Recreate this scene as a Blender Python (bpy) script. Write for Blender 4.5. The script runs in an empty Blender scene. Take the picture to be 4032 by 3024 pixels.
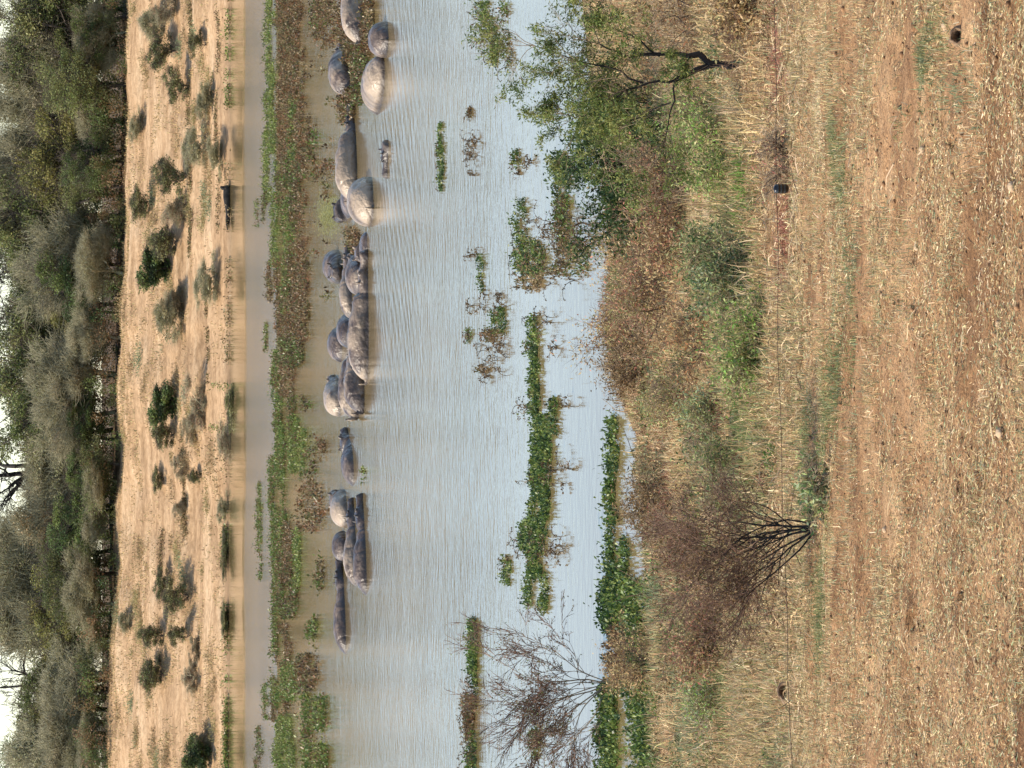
import bpy, math, random
import numpy as np
from mathutils import Vector, Matrix
from mathutils import noise as mnoise

C = bpy.context.scene.collection
SC = bpy.context.scene
rad = math.radians

# ------------------------------------------------------------------ camera
CAM_H = 7.5
F_PX = 13440.0                      # focal length in photo pixels (photo 4032 wide)
PITCH = math.atan(1616.0 / F_PX)    # the horizon lies 1616 photo px above the centre of the upright view
cam_d = bpy.data.cameras.new('camera')
cam_d.sensor_fit = 'HORIZONTAL'
cam_d.sensor_width = 36.0
cam_d.lens = 120.0
cam_d.clip_start = 0.5
cam_d.clip_end = 6000.0
cam = bpy.data.objects.new('camera', cam_d)
C.objects.link(cam)
_f = Vector((0, math.cos(PITCH), -math.sin(PITCH)))
_d = Vector((0, -math.sin(PITCH), -math.cos(PITCH)))
_r = Vector((1, 0, 0))
M = Matrix(((_d.x, _r.x, -_f.x, 0), (_d.y, _r.y, -_f.y, 0), (_d.z, _r.z, -_f.z, 0), (0, 0, 0, 1)))
cam.matrix_world = Matrix.Translation((0, 0, CAM_H)) @ M     # camera held on its side
SC.camera = cam

# ------------------------------------------------------------------ light
SUN_EL, SUN_TO = rad(48), Vector((-0.97, -0.05, 0)).normalized()
sun_dir = Vector((SUN_TO.x * math.cos(SUN_EL), SUN_TO.y * math.cos(SUN_EL), math.sin(SUN_EL)))
W = bpy.data.worlds.new('World'); SC.world = W; W.use_nodes = True
wn = W.node_tree; wn.nodes.clear()
sky = wn.nodes.new('ShaderNodeTexSky'); sky.sky_type = 'NISHITA'; sky.sun_disc = False
sky.sun_elevation = SUN_EL
sky.sun_rotation = math.atan2(sun_dir.x, sun_dir.y)
sky.altitude = 300; sky.air_density = 1.0; sky.dust_density = 0.6; sky.ozone_density = 1.0
bg = wn.nodes.new('ShaderNodeBackground'); bg.inputs[1].default_value = 0.15
wo = wn.nodes.new('ShaderNodeOutputWorld')
wn.links.new(sky.outputs[0], bg.inputs[0]); wn.links.new(bg.outputs[0], wo.inputs[0])
sl = bpy.data.lights.new('sun', 'SUN'); sl.energy = 4.4; sl.angle = rad(0.5); sl.color = (1.0, 0.90, 0.75)
so = bpy.data.objects.new('sun', sl); C.objects.link(so)
so.rotation_euler = sun_dir.to_track_quat('Z', 'Y').to_euler()
SC.view_settings.view_transform = 'Standard'
SC.view_settings.look = 'None'
SC.view_settings.exposure = 0.76
SC.view_settings.gamma = 1.0
SC.cycles.max_bounces = 6
SC.cycles.transparent_max_bounces = 6
SC.cycles.caustics_reflective = False
SC.cycles.caustics_refractive = False

# ------------------------------------------------------------------ helpers
def tag(o, label=None, cat=None, group=None, kind=None):
    if label: o['label'] = label
    if cat: o['category'] = cat
    if group: o['group'] = group
    if kind: o['kind'] = kind
    return o

def ray(tx, ty):
    """direction (arrays) of the sight line through photo pixel (tx,ty)"""
    tx = np.asarray(tx, float); ty = np.asarray(ty, float)
    a = tx - 2016.0; b = 1512.0 - ty
    x = b
    y = F_PX * _f.y + a * _d.y + 0 * b
    z = F_PX * _f.z + a * _d.z + 0 * b
    return x, y, z

def at_z(tx, ty, z0=0.0):
    x, y, z = ray(tx, ty)
    k = (z0 - CAM_H) / z
    return x * k, y * k

def at_y(tx, ty, y0):
    x, y, z = ray(tx, ty)
    k = y0 / y
    return float(x * k), y0, float(CAM_H + z * k)

def vnoise(x, y, seed=0, n=1.0):
    """cheap smooth value noise on arrays"""
    x = np.asarray(x, float) * n; y = np.asarray(y, float) * n
    xi = np.floor(x); yi = np.floor(y); fx = x - xi; fy = y - yi
    fx = fx * fx * (3 - 2 * fx); fy = fy * fy * (3 - 2 * fy)
    def h(a, b):
        v = np.sin(a * 127.1 + b * 311.7 + seed * 74.7) * 43758.5453
        return v - np.floor(v)
    return (h(xi, yi) * (1 - fx) + h(xi + 1, yi) * fx) * (1 - fy) + (h(xi, yi + 1) * (1 - fx) + h(xi + 1, yi + 1) * fx) * fy

def fbm(x, y, seed=0, n=1.0, o=3):
    s = 0; a = 1.0; t = 0
    for k in range(o):
        s = s + a * vnoise(x, y, seed + k * 13, n * 2 ** k); t += a; a *= 0.5
    return s / t

HOLES = []   # (x, y, radius, depth)
NEAR_Y = np.array([-60, 8, 14, 19.5, 25, 36, 50.2, 56, 66, 400])
NEAR_Z = np.array([3.9, 3.75, 3.6, 3.25, 2.5, 1.2, 0, -0.6, -1.3, -1.3])
FAR_Y = np.array([0, 190, 203, 205.5, 211, 213, 219, 222, 229, 231.5, 236, 245, 280, 600, 4000])
FAR_Z = np.array([-1.3, -1.3, 0, 0.6, 1.4, 2.1, 3.2, 4.1, 5.1, 5.9, 6.25, 6.35, 6.6, 7.0, 7.0])
def ground(x, y, detail=True):
    x = np.asarray(x, float); y = np.asarray(y, float)
    s = np.interp(x, [-12, -6, -2, -0.7, 0.3, 3, 6, 12], [-6, -5, -3.2, -2.3, 0, 0.3, 3.0, 5.0])
    w = np.clip((y - 22) / 25, 0, 1)
    zn = np.interp(y - s * w, NEAR_Y, NEAR_Z)
    ysh = y - (fbm(x, y * 0 + 3, 5, 0.13, 4) - 0.5) * 7 + x * 0.05
    zf = np.interp(ysh, FAR_Y, FAR_Z)
    zf = zf + np.clip((y - 203) / 12, 0, 1) * np.clip((600 - y) / 300, 0, 1) * ((fbm(x, y, 3, 0.22, 4) - 0.5) * 0.9 - x * 0.029 * np.clip(1 - np.abs(x) / 200, 0, 1))
    z = np.where(y < 130, zn, zf)
    if detail:
        a = np.clip((56 - y) / 8, 0, 1)
        z = z + a * ((fbm(x, y, 9, 1.1, 3) - 0.5) * 0.10 + (fbm(x, y, 19, 7.0, 2) - 0.5) * 0.045)
        for hx, hy, hr, hd in HOLES:
            r2 = ((x - hx) ** 2 + ((y - hy)) ** 2) / hr ** 2
            z = z - hd * np.exp(-r2 ** 3) + 0.25 * hd * np.exp(-((np.sqrt(r2) - 1.5) / 0.35) ** 2) * (y > hy)
    return z

def on_ground(tx, ty, y0=10.0, y1=60.0):
    """world point where the sight line through a photo pixel meets the near ground"""
    x, y, z = [float(v) for v in ray(tx, ty)]
    py = None
    ys = np.arange(y0, y1, 0.05); k = ys / y
    hit = np.where(CAM_H + z * k <= ground(x * k, ys, False))[0]
    if len(hit):
        yy = float(ys[hit[0]]); return x * yy / y, yy, float(ground(x * yy / y, yy, True))
    return x * y1 / y, y1, 0.0

for (a, b, r_, d_) in ((3300, 1435, 0.03, 0.06), (3290, 1960, 0.07, 0.12), (3600, 2445, 0.04, 0.07),
                       (3790, 2330, 0.035, 0.08), (3880, 1800, 0.03, 0.06), (3615, 1010, 0.025, 0.05), (3415, 1300, 0.03, 0.06), (3578, 835, 0.025, 0.05),
                       (3680, 1725, 0.025, 0.05), (3765, 1920, 0.02, 0.05), (3530, 2990, 0.03, 0.06), (3912, 30, 0.03, 0.05), (3770, 560, 0.03, 0.06)):
    hx, hy, hz = on_ground(a, b)
    HOLES.append((hx, hy, r_, d_))

def mat(name):
    m = bpy.data.materials.new(name); m.use_nodes = True
    nt = m.node_tree; nt.nodes.clear()
    out = nt.nodes.new('ShaderNodeOutputMaterial')
    return m, nt, out

def N(nt, t, **kw):
    n = nt.nodes.new(t)
    for k, v in kw.items():
        if k.startswith('i_'):
            n.inputs[k[2:].replace('_', ' ')].default_value = v
        else:
            setattr(n, k, v)
    return n

def leaf_mat(name, rough=0.55, spec=0.25, trans=0.3, jit=0.22):
    m, nt, out = mat(name)
    at = N(nt, 'ShaderNodeAttribute', attribute_name='col')
    oi = N(nt, 'ShaderNodeObjectInfo')
    mr = N(nt, 'ShaderNodeMapRange'); mr.inputs[3].default_value = 1 - jit; mr.inputs[4].default_value = 1 + jit
    nt.links.new(oi.outputs['Random'], mr.inputs[0])
    hs = N(nt, 'ShaderNodeHueSaturation')
    nt.links.new(at.outputs['Color'], hs.inputs['Color']); nt.links.new(mr.outputs[0], hs.inputs['Value'])
    p = N(nt, 'ShaderNodeBsdfPrincipled'); p.inputs['Roughness'].default_value = rough
    p.inputs['Specular IOR Level'].default_value = spec
    nt.links.new(hs.outputs[0], p.inputs['Base Color'])
    if trans > 0:
        t = N(nt, 'ShaderNodeBsdfTranslucent'); nt.links.new(hs.outputs[0], t.inputs[0])
        mx = N(nt, 'ShaderNodeMixShader'); mx.inputs[0].default_value = trans
        nt.links.new(p.outputs[0], mx.inputs[1]); nt.links.new(t.outputs[0], mx.inputs[2])
        nt.links.new(mx.outputs[0], out.inputs[0])
    else:
        nt.links.new(p.outputs[0], out.inputs[0])
    return m

def noise_mat(name, c1, c2, scale, rough=0.85, spec=0.2, bump=0.3, bscale=None, dist=0.02, c3=None):
    m, nt, out = mat(name)
    g = N(nt, 'ShaderNodeTexCoord')
    n = N(nt, 'ShaderNodeTexNoise'); n.inputs['Scale'].default_value = scale; n.inputs['Detail'].default_value = 6
    nt.links.new(g.outputs['Object'], n.inputs['Vector'])
    r = N(nt, 'ShaderNodeValToRGB')
    r.color_ramp.elements[0].position = 0.35; r.color_ramp.elements[0].color = (*c1, 1)
    r.color_ramp.elements[1].position = 0.65; r.color_ramp.elements[1].color = (*c2, 1)
    if c3:
        e = r.color_ramp.elements.new(0.8); e.color = (*c3, 1)
    nt.links.new(n.outputs[0], r.inputs[0])
    p = N(nt, 'ShaderNodeBsdfPrincipled'); p.inputs['Roughness'].default_value = rough
    p.inputs['Specular IOR Level'].default_value = spec
    nt.links.new(r.outputs[0], p.inputs['Base Color'])
    n2 = N(nt, 'ShaderNodeTexNoise'); n2.inputs['Scale'].default_value = bscale or scale * 4; n2.inputs['Detail'].default_value = 5
    nt.links.new(g.outputs['Object'], n2.inputs['Vector'])
    b = N(nt, 'ShaderNodeBump'); b.inputs['Strength'].default_value = bump; b.inputs['Distance'].default_value = dist
    nt.links.new(n2.outputs[0], b.inputs['Height']); nt.links.new(b.outputs[0], p.inputs['Normal'])
    nt.links.new(p.outputs[0], out.inputs[0])
    return m

def mesh_np(name, V, Fq=None, Ft=None, col=None, smooth=False):
    """mesh from numpy arrays of quads and/or triangles; col = per vertex colour"""
    me = bpy.data.meshes.new(name)
    V = np.asarray(V, np.float32)
    nq = 0 if Fq is None else len(Fq); ntr = 0 if Ft is None else len(Ft)
    me.vertices.add(len(V)); me.vertices.foreach_set('co', V.ravel())
    idx = []
    if nq: idx.append(np.asarray(Fq, np.int32).ravel())
    if ntr: idx.append(np.asarray(Ft, np.int32).ravel())
    idx = np.concatenate(idx)
    me.loops.add(len(idx)); me.loops.foreach_set('vertex_index', idx)
    starts = np.concatenate([np.arange(nq) * 4, nq * 4 + np.arange(ntr) * 3]).astype(np.int32)
    tot = np.concatenate([np.full(nq, 4), np.full(ntr, 3)]).astype(np.int32)
    me.polygons.add(nq + ntr); me.polygons.foreach_set('loop_start', starts); me.polygons.foreach_set('loop_total', tot)
    if smooth: me.polygons.foreach_set('use_smooth', np.ones(nq + ntr, bool))
    me.update(calc_edges=True)
    if col is not None:
        a = me.color_attributes.new('col', 'FLOAT_COLOR', 'POINT')
        c4 = np.ones((len(V), 4), np.float32); c4[:, :3] = np.clip(col, 0, 1)
        a.data.foreach_set('color', c4.ravel())
    return me

def link(name, me, m=None, parent=None):
    o = bpy.data.objects.new(name, me); C.objects.link(o)
    if m is not None and len(me.materials) == 0: me.materials.append(m)
    if parent is not None: o.parent = parent
    return o

def empty(name, loc, rz=0.0, s=(1, 1, 1)):
    o = bpy.data.objects.new(name, None); C.objects.link(o); o.location = loc; o.rotation_euler = (0, 0, rz); o.scale = s
    o.empty_display_size = 0.2
    return o

def unit(v):
    return v / (np.linalg.norm(v, axis=-1, keepdims=True) + 1e-9)

def leaves(rng, P, L, Wd, col, up=0.0, jit=0.18):
    """one diamond leaf per point: P (n,3) base, L length, Wd width; up>0 biases them upright"""
    n = len(P)
    d = rng.normal(size=(n, 3)); d[:, 2] = d[:, 2] + up * 1.5; d = unit(d)
    s = unit(np.cross(d, rng.normal(size=(n, 3))))
    nn = np.cross(d, s)
    L = (L * rng.uniform(0.65, 1.35, n))[:, None]; w = (Wd * rng.uniform(0.7, 1.3, n))[:, None]
    a = P; b = P + d * L * 0.5 + s * w * 0.5 + nn * L * 0.06; c = P + d * L; e = P + d * L * 0.5 - s * w * 0.5 + nn * L * 0.06
    V = np.stack([a, b, c, e], 1).reshape(-1, 3)
    F = np.arange(n * 4).reshape(-1, 4)
    col = np.asarray(col, float)
    if col.ndim == 1: col = np.tile(col, (n, 1))
    cc = col * rng.uniform(1 - jit, 1 + jit, (n, 1)) * rng.uniform(0.93, 1.07, (n, 3))
    return V, F, np.repeat(cc, 4, 0)

def blades(rng, P, H, Wd, col, lean=0.3, jit=0.2, flat=False):
    """curved grass blades, 2 quads tapering to a tip; lean in radians-ish"""
    n = len(P)
    az = rng.uniform(0, 2 * np.pi, n)
    ln = np.abs(rng.normal(0, 1, n)) * lean if not flat else rng.uniform(1.2, 1.55, n)
    ln = np.clip(ln, 0, 1.55)
    H = H * rng.uniform(0.5, 1.4, n)
    hd = np.stack([np.cos(az), np.sin(az), np.zeros(n)], 1)
    up = np.array([0, 0, 1.0])
    d1 = hd * np.sin(ln * 0.6)[:, None] + up * np.cos(ln * 0.6)[:, None]
    d2 = hd * np.sin(ln * 1.4)[:, None] + up * np.cos(np.minimum(ln * 1.4, 1.75))[:, None]
    if flat:
        bend = rng.normal(0, 0.5, n)
        az2 = az + bend
        d1 = hd * np.sin(ln)[:, None] + up * np.cos(ln)[:, None]
        d2 = np.stack([np.cos(az2), np.sin(az2), rng.normal(-0.1, 0.12, n)], 1)
    saz = rng.uniform(0, 2 * np.pi, n)
    s = np.stack([np.cos(saz), np.sin(saz), rng.normal(0, 0.3, n)], 1)
    s = unit(s - d1 * (s * d1).sum(1, keepdims=True))
    w = (Wd * rng.uniform(0.6, 1.4, n))[:, None]
    H = H[:, None]
    m = P + d1 * H * 0.5; t = m + d2 * H * 0.5
    V = np.stack([P - s * w / 2, P + s * w / 2, m + s * w * 0.42, m - s * w * 0.42, t], 1).reshape(-1, 3)
    b = (np.arange(n) * 5)[:, None]
    Fq = b + np.array([[0, 1, 2, 3]]); Ft = b + np.array([[3, 2, 4]])
    col = np.asarray(col, float)
    if col.ndim == 1: col = np.tile(col, (n, 1))
    cc = col * rng.uniform(1 - jit, 1 + jit, (n, 1)) * rng.uniform(0.94, 1.06, (n, 3))
    return V, Fq, Ft, np.repeat(cc, 5, 0)

def tubes(segs, k=4, col=None):
    """segs: (n,8) array p0(3) p1(3) r0 r1 -> prisms"""
    S = np.asarray(segs, float); n = len(S)
    p0 = S[:, :3]; p1 = S[:, 3:6]; d = unit(p1 - p0)
    ref = np.where(np.abs(d[:, 2:3]) > 0.9, np.array([[1.0, 0, 0]]), np.array([[0, 0, 1.0]]))
    s = unit(np.cross(d, ref)); t = np.cross(d, s)
    a = np.arange(k) * 2 * np.pi / k
    ring = s[:, None, :] * np.cos(a)[None, :, None] + t[:, None, :] * np.sin(a)[None, :, None]
    ov = (p1 - p0) * 0.03
    R0 = (p0 - ov)[:, None, :] + ring * S[:, 6][:, None, None]; R1 = (p1 + ov)[:, None, :] + ring * S[:, 7][:, None, None]
    V = np.concatenate([R0, R1], 1).reshape(-1, 3)
    b = (np.arange(n) * 2 * k)[:, None, None]
    i = np.arange(k); j = (i + 1) % k
    F = (b + np.stack([i, j, j + k, i + k], 1)[None]).reshape(-1, 4)
    return V, F

def grow(rng, segs, tips, p, d, L, r, lvl, P):
    """recursive branch; appends segments; tips gets points of last-level twigs"""
    n = P['segs'][min(lvl, len(P['segs']) - 1)]
    pts = [p]; dirs = [d]
    r1 = r * P.get('taper', 0.45)
    for i in range(n):
        d = d + rng.normal(0, P['wig'], 3); d[2] += P['up'][min(lvl, len(P['up']) - 1)] / n
        d = d / np.linalg.norm(d)
        q = p + d * L / n
        ra = r + (r1 - r) * i / n; rb = r + (r1 - r) * (i + 1) / n
        segs.append((*p, *q, ra, rb, lvl))
        p = q; pts.append(p); dirs.append(d)
    if lvl >= P['levels']:
        tips.extend(pts[1:]); return
    nc = P['child'][min(lvl, len(P['child']) - 1)]
    for c in range(nc):
        t = rng.uniform(P.get('start', 0.3), 1.0) if c else 1.0
        i = min(int(t * n), n - 1); f = t * n - i
        q = pts[i] + (pts[i + 1] - pts[i]) * min(f, 1)
        dd = dirs[i + 1]
        v = rng.normal(size=3); v = v - dd * v.dot(dd); v /= np.linalg.norm(v)
        a = P['ang'] * rng.uniform(0.5, 1.3) * (0.45 if c == 0 else 1)
        nd = dd * math.cos(a) + v * math.sin(a)
        grow(rng, segs, tips, q, nd, L * P['lr'] * rng.uniform(0.7, 1.2), max(r * P['rr'] * (1 - 0.3 * t), P.get('rmin', 0.001)), lvl + 1, P)

# ------------------------------------------------------------------ materials
M_leaf = leaf_mat('foliage', trans=0.35)
M_water_leaf = leaf_mat('water_plant_leaf', rough=0.42, spec=0.3, trans=0.3, jit=0.1)
M_dry = leaf_mat('dry_grass', rough=0.6, spec=0.2, trans=0.25, jit=0.05)
M_bark = noise_mat('bark', (0.06, 0.045, 0.035), (0.14, 0.11, 0.085), 6.0)
M_bark_dark = noise_mat('dark_bark', (0.02, 0.018, 0.016), (0.05, 0.042, 0.036), 6.0)
M_twig_grey = noise_mat('grey_twigs', (0.26, 0.235, 0.145), (0.40, 0.365, 0.23), 2.0, bump=0)
M_twig_red = noise_mat('reddish_twigs', (0.10, 0.06, 0.045), (0.24, 0.15, 0.105), 4.0, bump=0)
M_twig_brown = noise_mat('brown_twigs', (0.2, 0.15, 0.10), (0.42, 0.32, 0.21), 4.0, bump=0)
M_stem_dark = noise_mat('dark_stems', (0.05, 0.035, 0.03), (0.10, 0.07, 0.05), 5.0, bump=0)
M_log = noise_mat('black_log', (0.012, 0.011, 0.010), (0.035, 0.03, 0.025), 5.0, rough=0.6)  # near-black colour takes in the shadow of the undercut bank
M_stone = noise_mat('stone', (0.36, 0.24, 0.14), (0.55, 0.40, 0.25), 30.0)
M_clod = noise_mat('earth_clod', (0.16, 0.085, 0.04), (0.32, 0.18, 0.09), 30.0)
M_rubber = noise_mat('black_plastic', (0.004, 0.004, 0.004), (0.008, 0.008, 0.008), 30.0, rough=0.3, spec=0.5, bump=0.05)
M_wire = noise_mat('rusty_wire', (0.05, 0.03, 0.02), (0.09, 0.06, 0.045), 30.0, rough=0.6)
M_post = noise_mat('fence_post_wood', (0.12, 0.09, 0.07), (0.22, 0.17, 0.13), 8.0)
M_eye = noise_mat('eye', (0.01, 0.008, 0.006), (0.02, 0.015, 0.01), 5, rough=0.15, spec=0.6, bump=0)

def hippo_mat():
    m, nt, out = mat('hippo_hide')
    g = N(nt, 'ShaderNodeTexCoord'); oi = N(nt, 'ShaderNodeObjectInfo')
    va = N(nt, 'ShaderNodeVectorMath', operation='ADD')
    nt.links.new(g.outputs['Object'], va.inputs[0]); nt.links.new(oi.outputs['Location'], va.inputs[1])
    n = N(nt, 'ShaderNodeTexNoise'); n.inputs['Scale'].default_value = 2.3; n.inputs['Detail'].default_value = 8; n.inputs['Roughness'].default_value = 0.65
    nt.links.new(va.outputs[0], n.inputs['Vector'])
    r = N(nt, 'ShaderNodeValToRGB')
    E = r.color_ramp.elements
    E[0].position = 0.36; E[0].color = (0.042, 0.030, 0.024, 1)
    E[1].position = 0.52; E[1].color = (0.098, 0.071, 0.055, 1)
    e = E.new(0.70); e.color = (0.24, 0.175, 0.125, 1)
    nt.links.new(n.outputs[0], r.inputs[0])
    # sunlit rump tone painted in as pale patches, partly dried mud
    at = N(nt, 'ShaderNodeAttribute', attribute_name='sun_mud')
    mx = N(nt, 'ShaderNodeMix', data_type='RGBA'); mx.inputs[7].default_value = (0.42, 0.32, 0.22, 1)
    nt.links.new(at.outputs['Fac'], mx.inputs[0]); nt.links.new(r.outputs[0], mx.inputs[6])
    p = N(nt, 'ShaderNodeBsdfPrincipled')
    n3 = N(nt, 'ShaderNodeTexNoise'); n3.inputs['Scale'].default_value = 3.1; n3.inputs['Detail'].default_value = 3
    nt.links.new(va.outputs[0], n3.inputs['Vector'])
    mr = N(nt, 'ShaderNodeMapRange'); mr.inputs[1].default_value = 0.3; mr.inputs[2].default_value = 0.7; mr.inputs[3].default_value = 0.22; mr.inputs[4].default_value = 0.6
    nt.links.new(n3.outputs[0], mr.inputs[0]); nt.links.new(mr.outputs[0], p.inputs['Roughness'])
    p.inputs['Specular IOR Level'].default_value = 0.45
    spz = N(nt, 'ShaderNodeSeparateXYZ'); nt.links.new(g.outputs['Object'], spz.inputs[0])
    wz = N(nt, 'ShaderNodeMath', operation='MULTIPLY_ADD'); wz.inputs[1].default_value = -0.16; nt.links.new(n3.outputs[0], wz.inputs[0]); nt.links.new(spz.outputs['Z'], wz.inputs[2])
    wet = N(nt, 'ShaderNodeMapRange'); wet.inputs[1].default_value = -0.04; wet.inputs[2].default_value = 0.10; wet.inputs[3].default_value = 0.8; wet.inputs[4].default_value = 0.0
    nt.links.new(wz.outputs[0], wet.inputs[0])
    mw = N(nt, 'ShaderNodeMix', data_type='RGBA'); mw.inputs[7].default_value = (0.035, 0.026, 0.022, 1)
    head_shade = N(nt, 'ShaderNodeAttribute', attribute_name='wet')  # head shade painted in as dark, wet-looking hide
    wmx = N(nt, 'ShaderNodeMath', operation='MAXIMUM'); nt.links.new(wet.outputs[0], wmx.inputs[0]); nt.links.new(head_shade.outputs['Fac'], wmx.inputs[1])
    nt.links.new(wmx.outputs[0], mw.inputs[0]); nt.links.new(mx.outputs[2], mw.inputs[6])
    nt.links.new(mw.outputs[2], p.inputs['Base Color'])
    n2 = N(nt, 'ShaderNodeTexNoise'); n2.inputs['Scale'].default_value = 11; n2.inputs['Detail'].default_value = 5
    nt.links.new(va.outputs[0], n2.inputs['Vector'])
    b = N(nt, 'ShaderNodeBump'); b.inputs['Strength'].default_value = 0.8; b.inputs['Distance'].default_value = 0.05
    nt.links.new(n2.outputs[0], b.inputs['Height']); nt.links.new(b.outputs[0], p.inputs['Normal'])
    nt.links.new(p.outputs[0], out.inputs[0])
    return m
M_hippo = hippo_mat()

def ground_mat():
    m, nt, out = mat('ground_earth')
    g = N(nt, 'ShaderNodeNewGeometry')
    sp = N(nt, 'ShaderNodeSeparateXYZ'); nt.links.new(g.outputs['Position'], sp.inputs[0])
    def nz(scale, det=6, rough=0.6, vec=None):
        n = N(nt, 'ShaderNodeTexNoise'); n.inputs['Scale'].default_value = scale; n.inputs['Detail'].default_value = det; n.inputs['Roughness'].default_value = rough
        nt.links.new(vec or g.outputs['Position'], n.inputs['Vector']); return n
    def ramp(src, cols):
        r = N(nt, 'ShaderNodeValToRGB'); E = r.color_ramp.elements
        E[0].position, E[0].color = cols[0][0], (*cols[0][1], 1); E[1].position, E[1].color = cols[1][0], (*cols[1][1], 1)
        for p, c in cols[2:]:
            e = E.new(p); e.color = (*c, 1)
        nt.links.new(src, r.inputs[0]); return r
    near = ramp(nz(2.2, 10, 0.75).outputs[0], [(0.32, (0.22, 0.12, 0.057)), (0.5, (0.41, 0.245, 0.12)), (0.66, (0.54, 0.36, 0.19))])
    big = ramp(nz(0.55, 5, 0.6).outputs[0], [(0.38, (0.74, 0.70, 0.68)), (0.62, (1.08, 1.08, 1.12))])
    nb_ = N(nt, 'ShaderNodeMix', data_type='RGBA', blend_type='MULTIPLY'); nb_.inputs[0].default_value = 1.0
    nt.links.new(near.outputs[0], nb_.inputs[6]); nt.links.new(big.outputs[0], nb_.inputs[7])
    gr = ramp(nz(60, 4).outputs[0], [(0.3, (0.55, 0.5, 0.45)), (0.6, (1.15, 1.1, 1.05))])
    nm = N(nt, 'ShaderNodeMix', data_type='RGBA', blend_type='MULTIPLY'); nm.inputs[0].default_value = 0.8
    nt.links.new(nb_.outputs[2], nm.inputs[6]); nt.links.new(gr.outputs[0], nm.inputs[7])
    # far bank: pale sand with strata
    mp = N(nt, 'ShaderNodeMapping'); mp.inputs['Scale'].default_value = (0.16, 0.5, 1.6); nt.links.new(g.outputs['Position'], mp.inputs[0])
    far = ramp(nz(1.0, 9, 0.68, mp.outputs[0]).outputs[0], [(0.36, (0.32, 0.205, 0.11)), (0.5, (0.47, 0.31, 0.175)), (0.64, (0.58, 0.41, 0.25))])
    fg = ramp(nz(2.5, 8, 0.75).outputs[0], [(0.33, (0.55, 0.5, 0.42)), (0.58, (1.08, 1.06, 1.04))])
    fm = N(nt, 'ShaderNodeMix', data_type='RGBA', blend_type='MULTIPLY'); fm.inputs[0].default_value = 0.8
    nt.links.new(far.outputs[0], fm.inputs[6]); nt.links.new(fg.outputs[0], fm.inputs[7])
    st = N(nt, 'ShaderNodeMath', operation='GREATER_THAN'); st.inputs[1].default_value = 120; nt.links.new(sp.outputs['Y'], st.inputs[0])
    mx = N(nt, 'ShaderNodeMix', data_type='RGBA'); nt.links.new(st.outputs[0], mx.inputs[0])
    nt.links.new(nm.outputs[2], mx.inputs[6]); nt.links.new(fm.outputs[2], mx.inputs[7])
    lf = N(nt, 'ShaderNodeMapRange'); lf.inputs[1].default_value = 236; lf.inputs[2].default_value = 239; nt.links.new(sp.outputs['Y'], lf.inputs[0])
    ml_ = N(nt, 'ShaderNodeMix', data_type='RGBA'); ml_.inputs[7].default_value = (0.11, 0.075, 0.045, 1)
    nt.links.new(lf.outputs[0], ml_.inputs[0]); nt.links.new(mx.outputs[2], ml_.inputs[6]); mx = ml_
    # wet muddy soil by the waterline
    wr = N(nt, 'ShaderNodeMapRange'); wr.inputs[1].default_value = 0.02; wr.inputs[2].default_value = 0.35; wr.inputs[3].default_value = 0.55; wr.inputs[4].default_value = 0
    nt.links.new(sp.outputs['Z'], wr.inputs[0])
    mw = N(nt, 'ShaderNodeMix', data_type='RGBA'); mw.inputs[7].default_value = (0.16, 0.105, 0.06, 1)
    nt.links.new(wr.outputs[0], mw.inputs[0]); nt.links.new(mx.outputs[2], mw.inputs[6])
    p = N(nt, 'ShaderNodeBsdfPrincipled'); p.inputs['Roughness'].default_value = 0.95; p.inputs['Specular IOR Level'].default_value = 0.15
    nt.links.new(mw.outputs[2], p.inputs['Base Color'])
    b = N(nt, 'ShaderNodeBump'); b.inputs['Strength'].default_value = 0.9; b.inputs['Distance'].default_value = 0.03
    nt.links.new(nz(28, 8, 0.7).outputs[0], b.inputs['Height'])
    b2 = N(nt, 'ShaderNodeBump'); b2.inputs['Strength'].default_value = 0.9; b2.inputs['Distance'].default_value = 0.5
    nt.links.new(nz(1.0, 9, 0.7, mp.outputs[0]).outputs[0], b2.inputs['Height']); nt.links.new(b.outputs[0], b2.inputs['Normal'])
    nt.links.new(b2.outputs[0], p.inputs['Normal'])
    nt.links.new(p.outputs[0], out.inputs[0])
    return m

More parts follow.
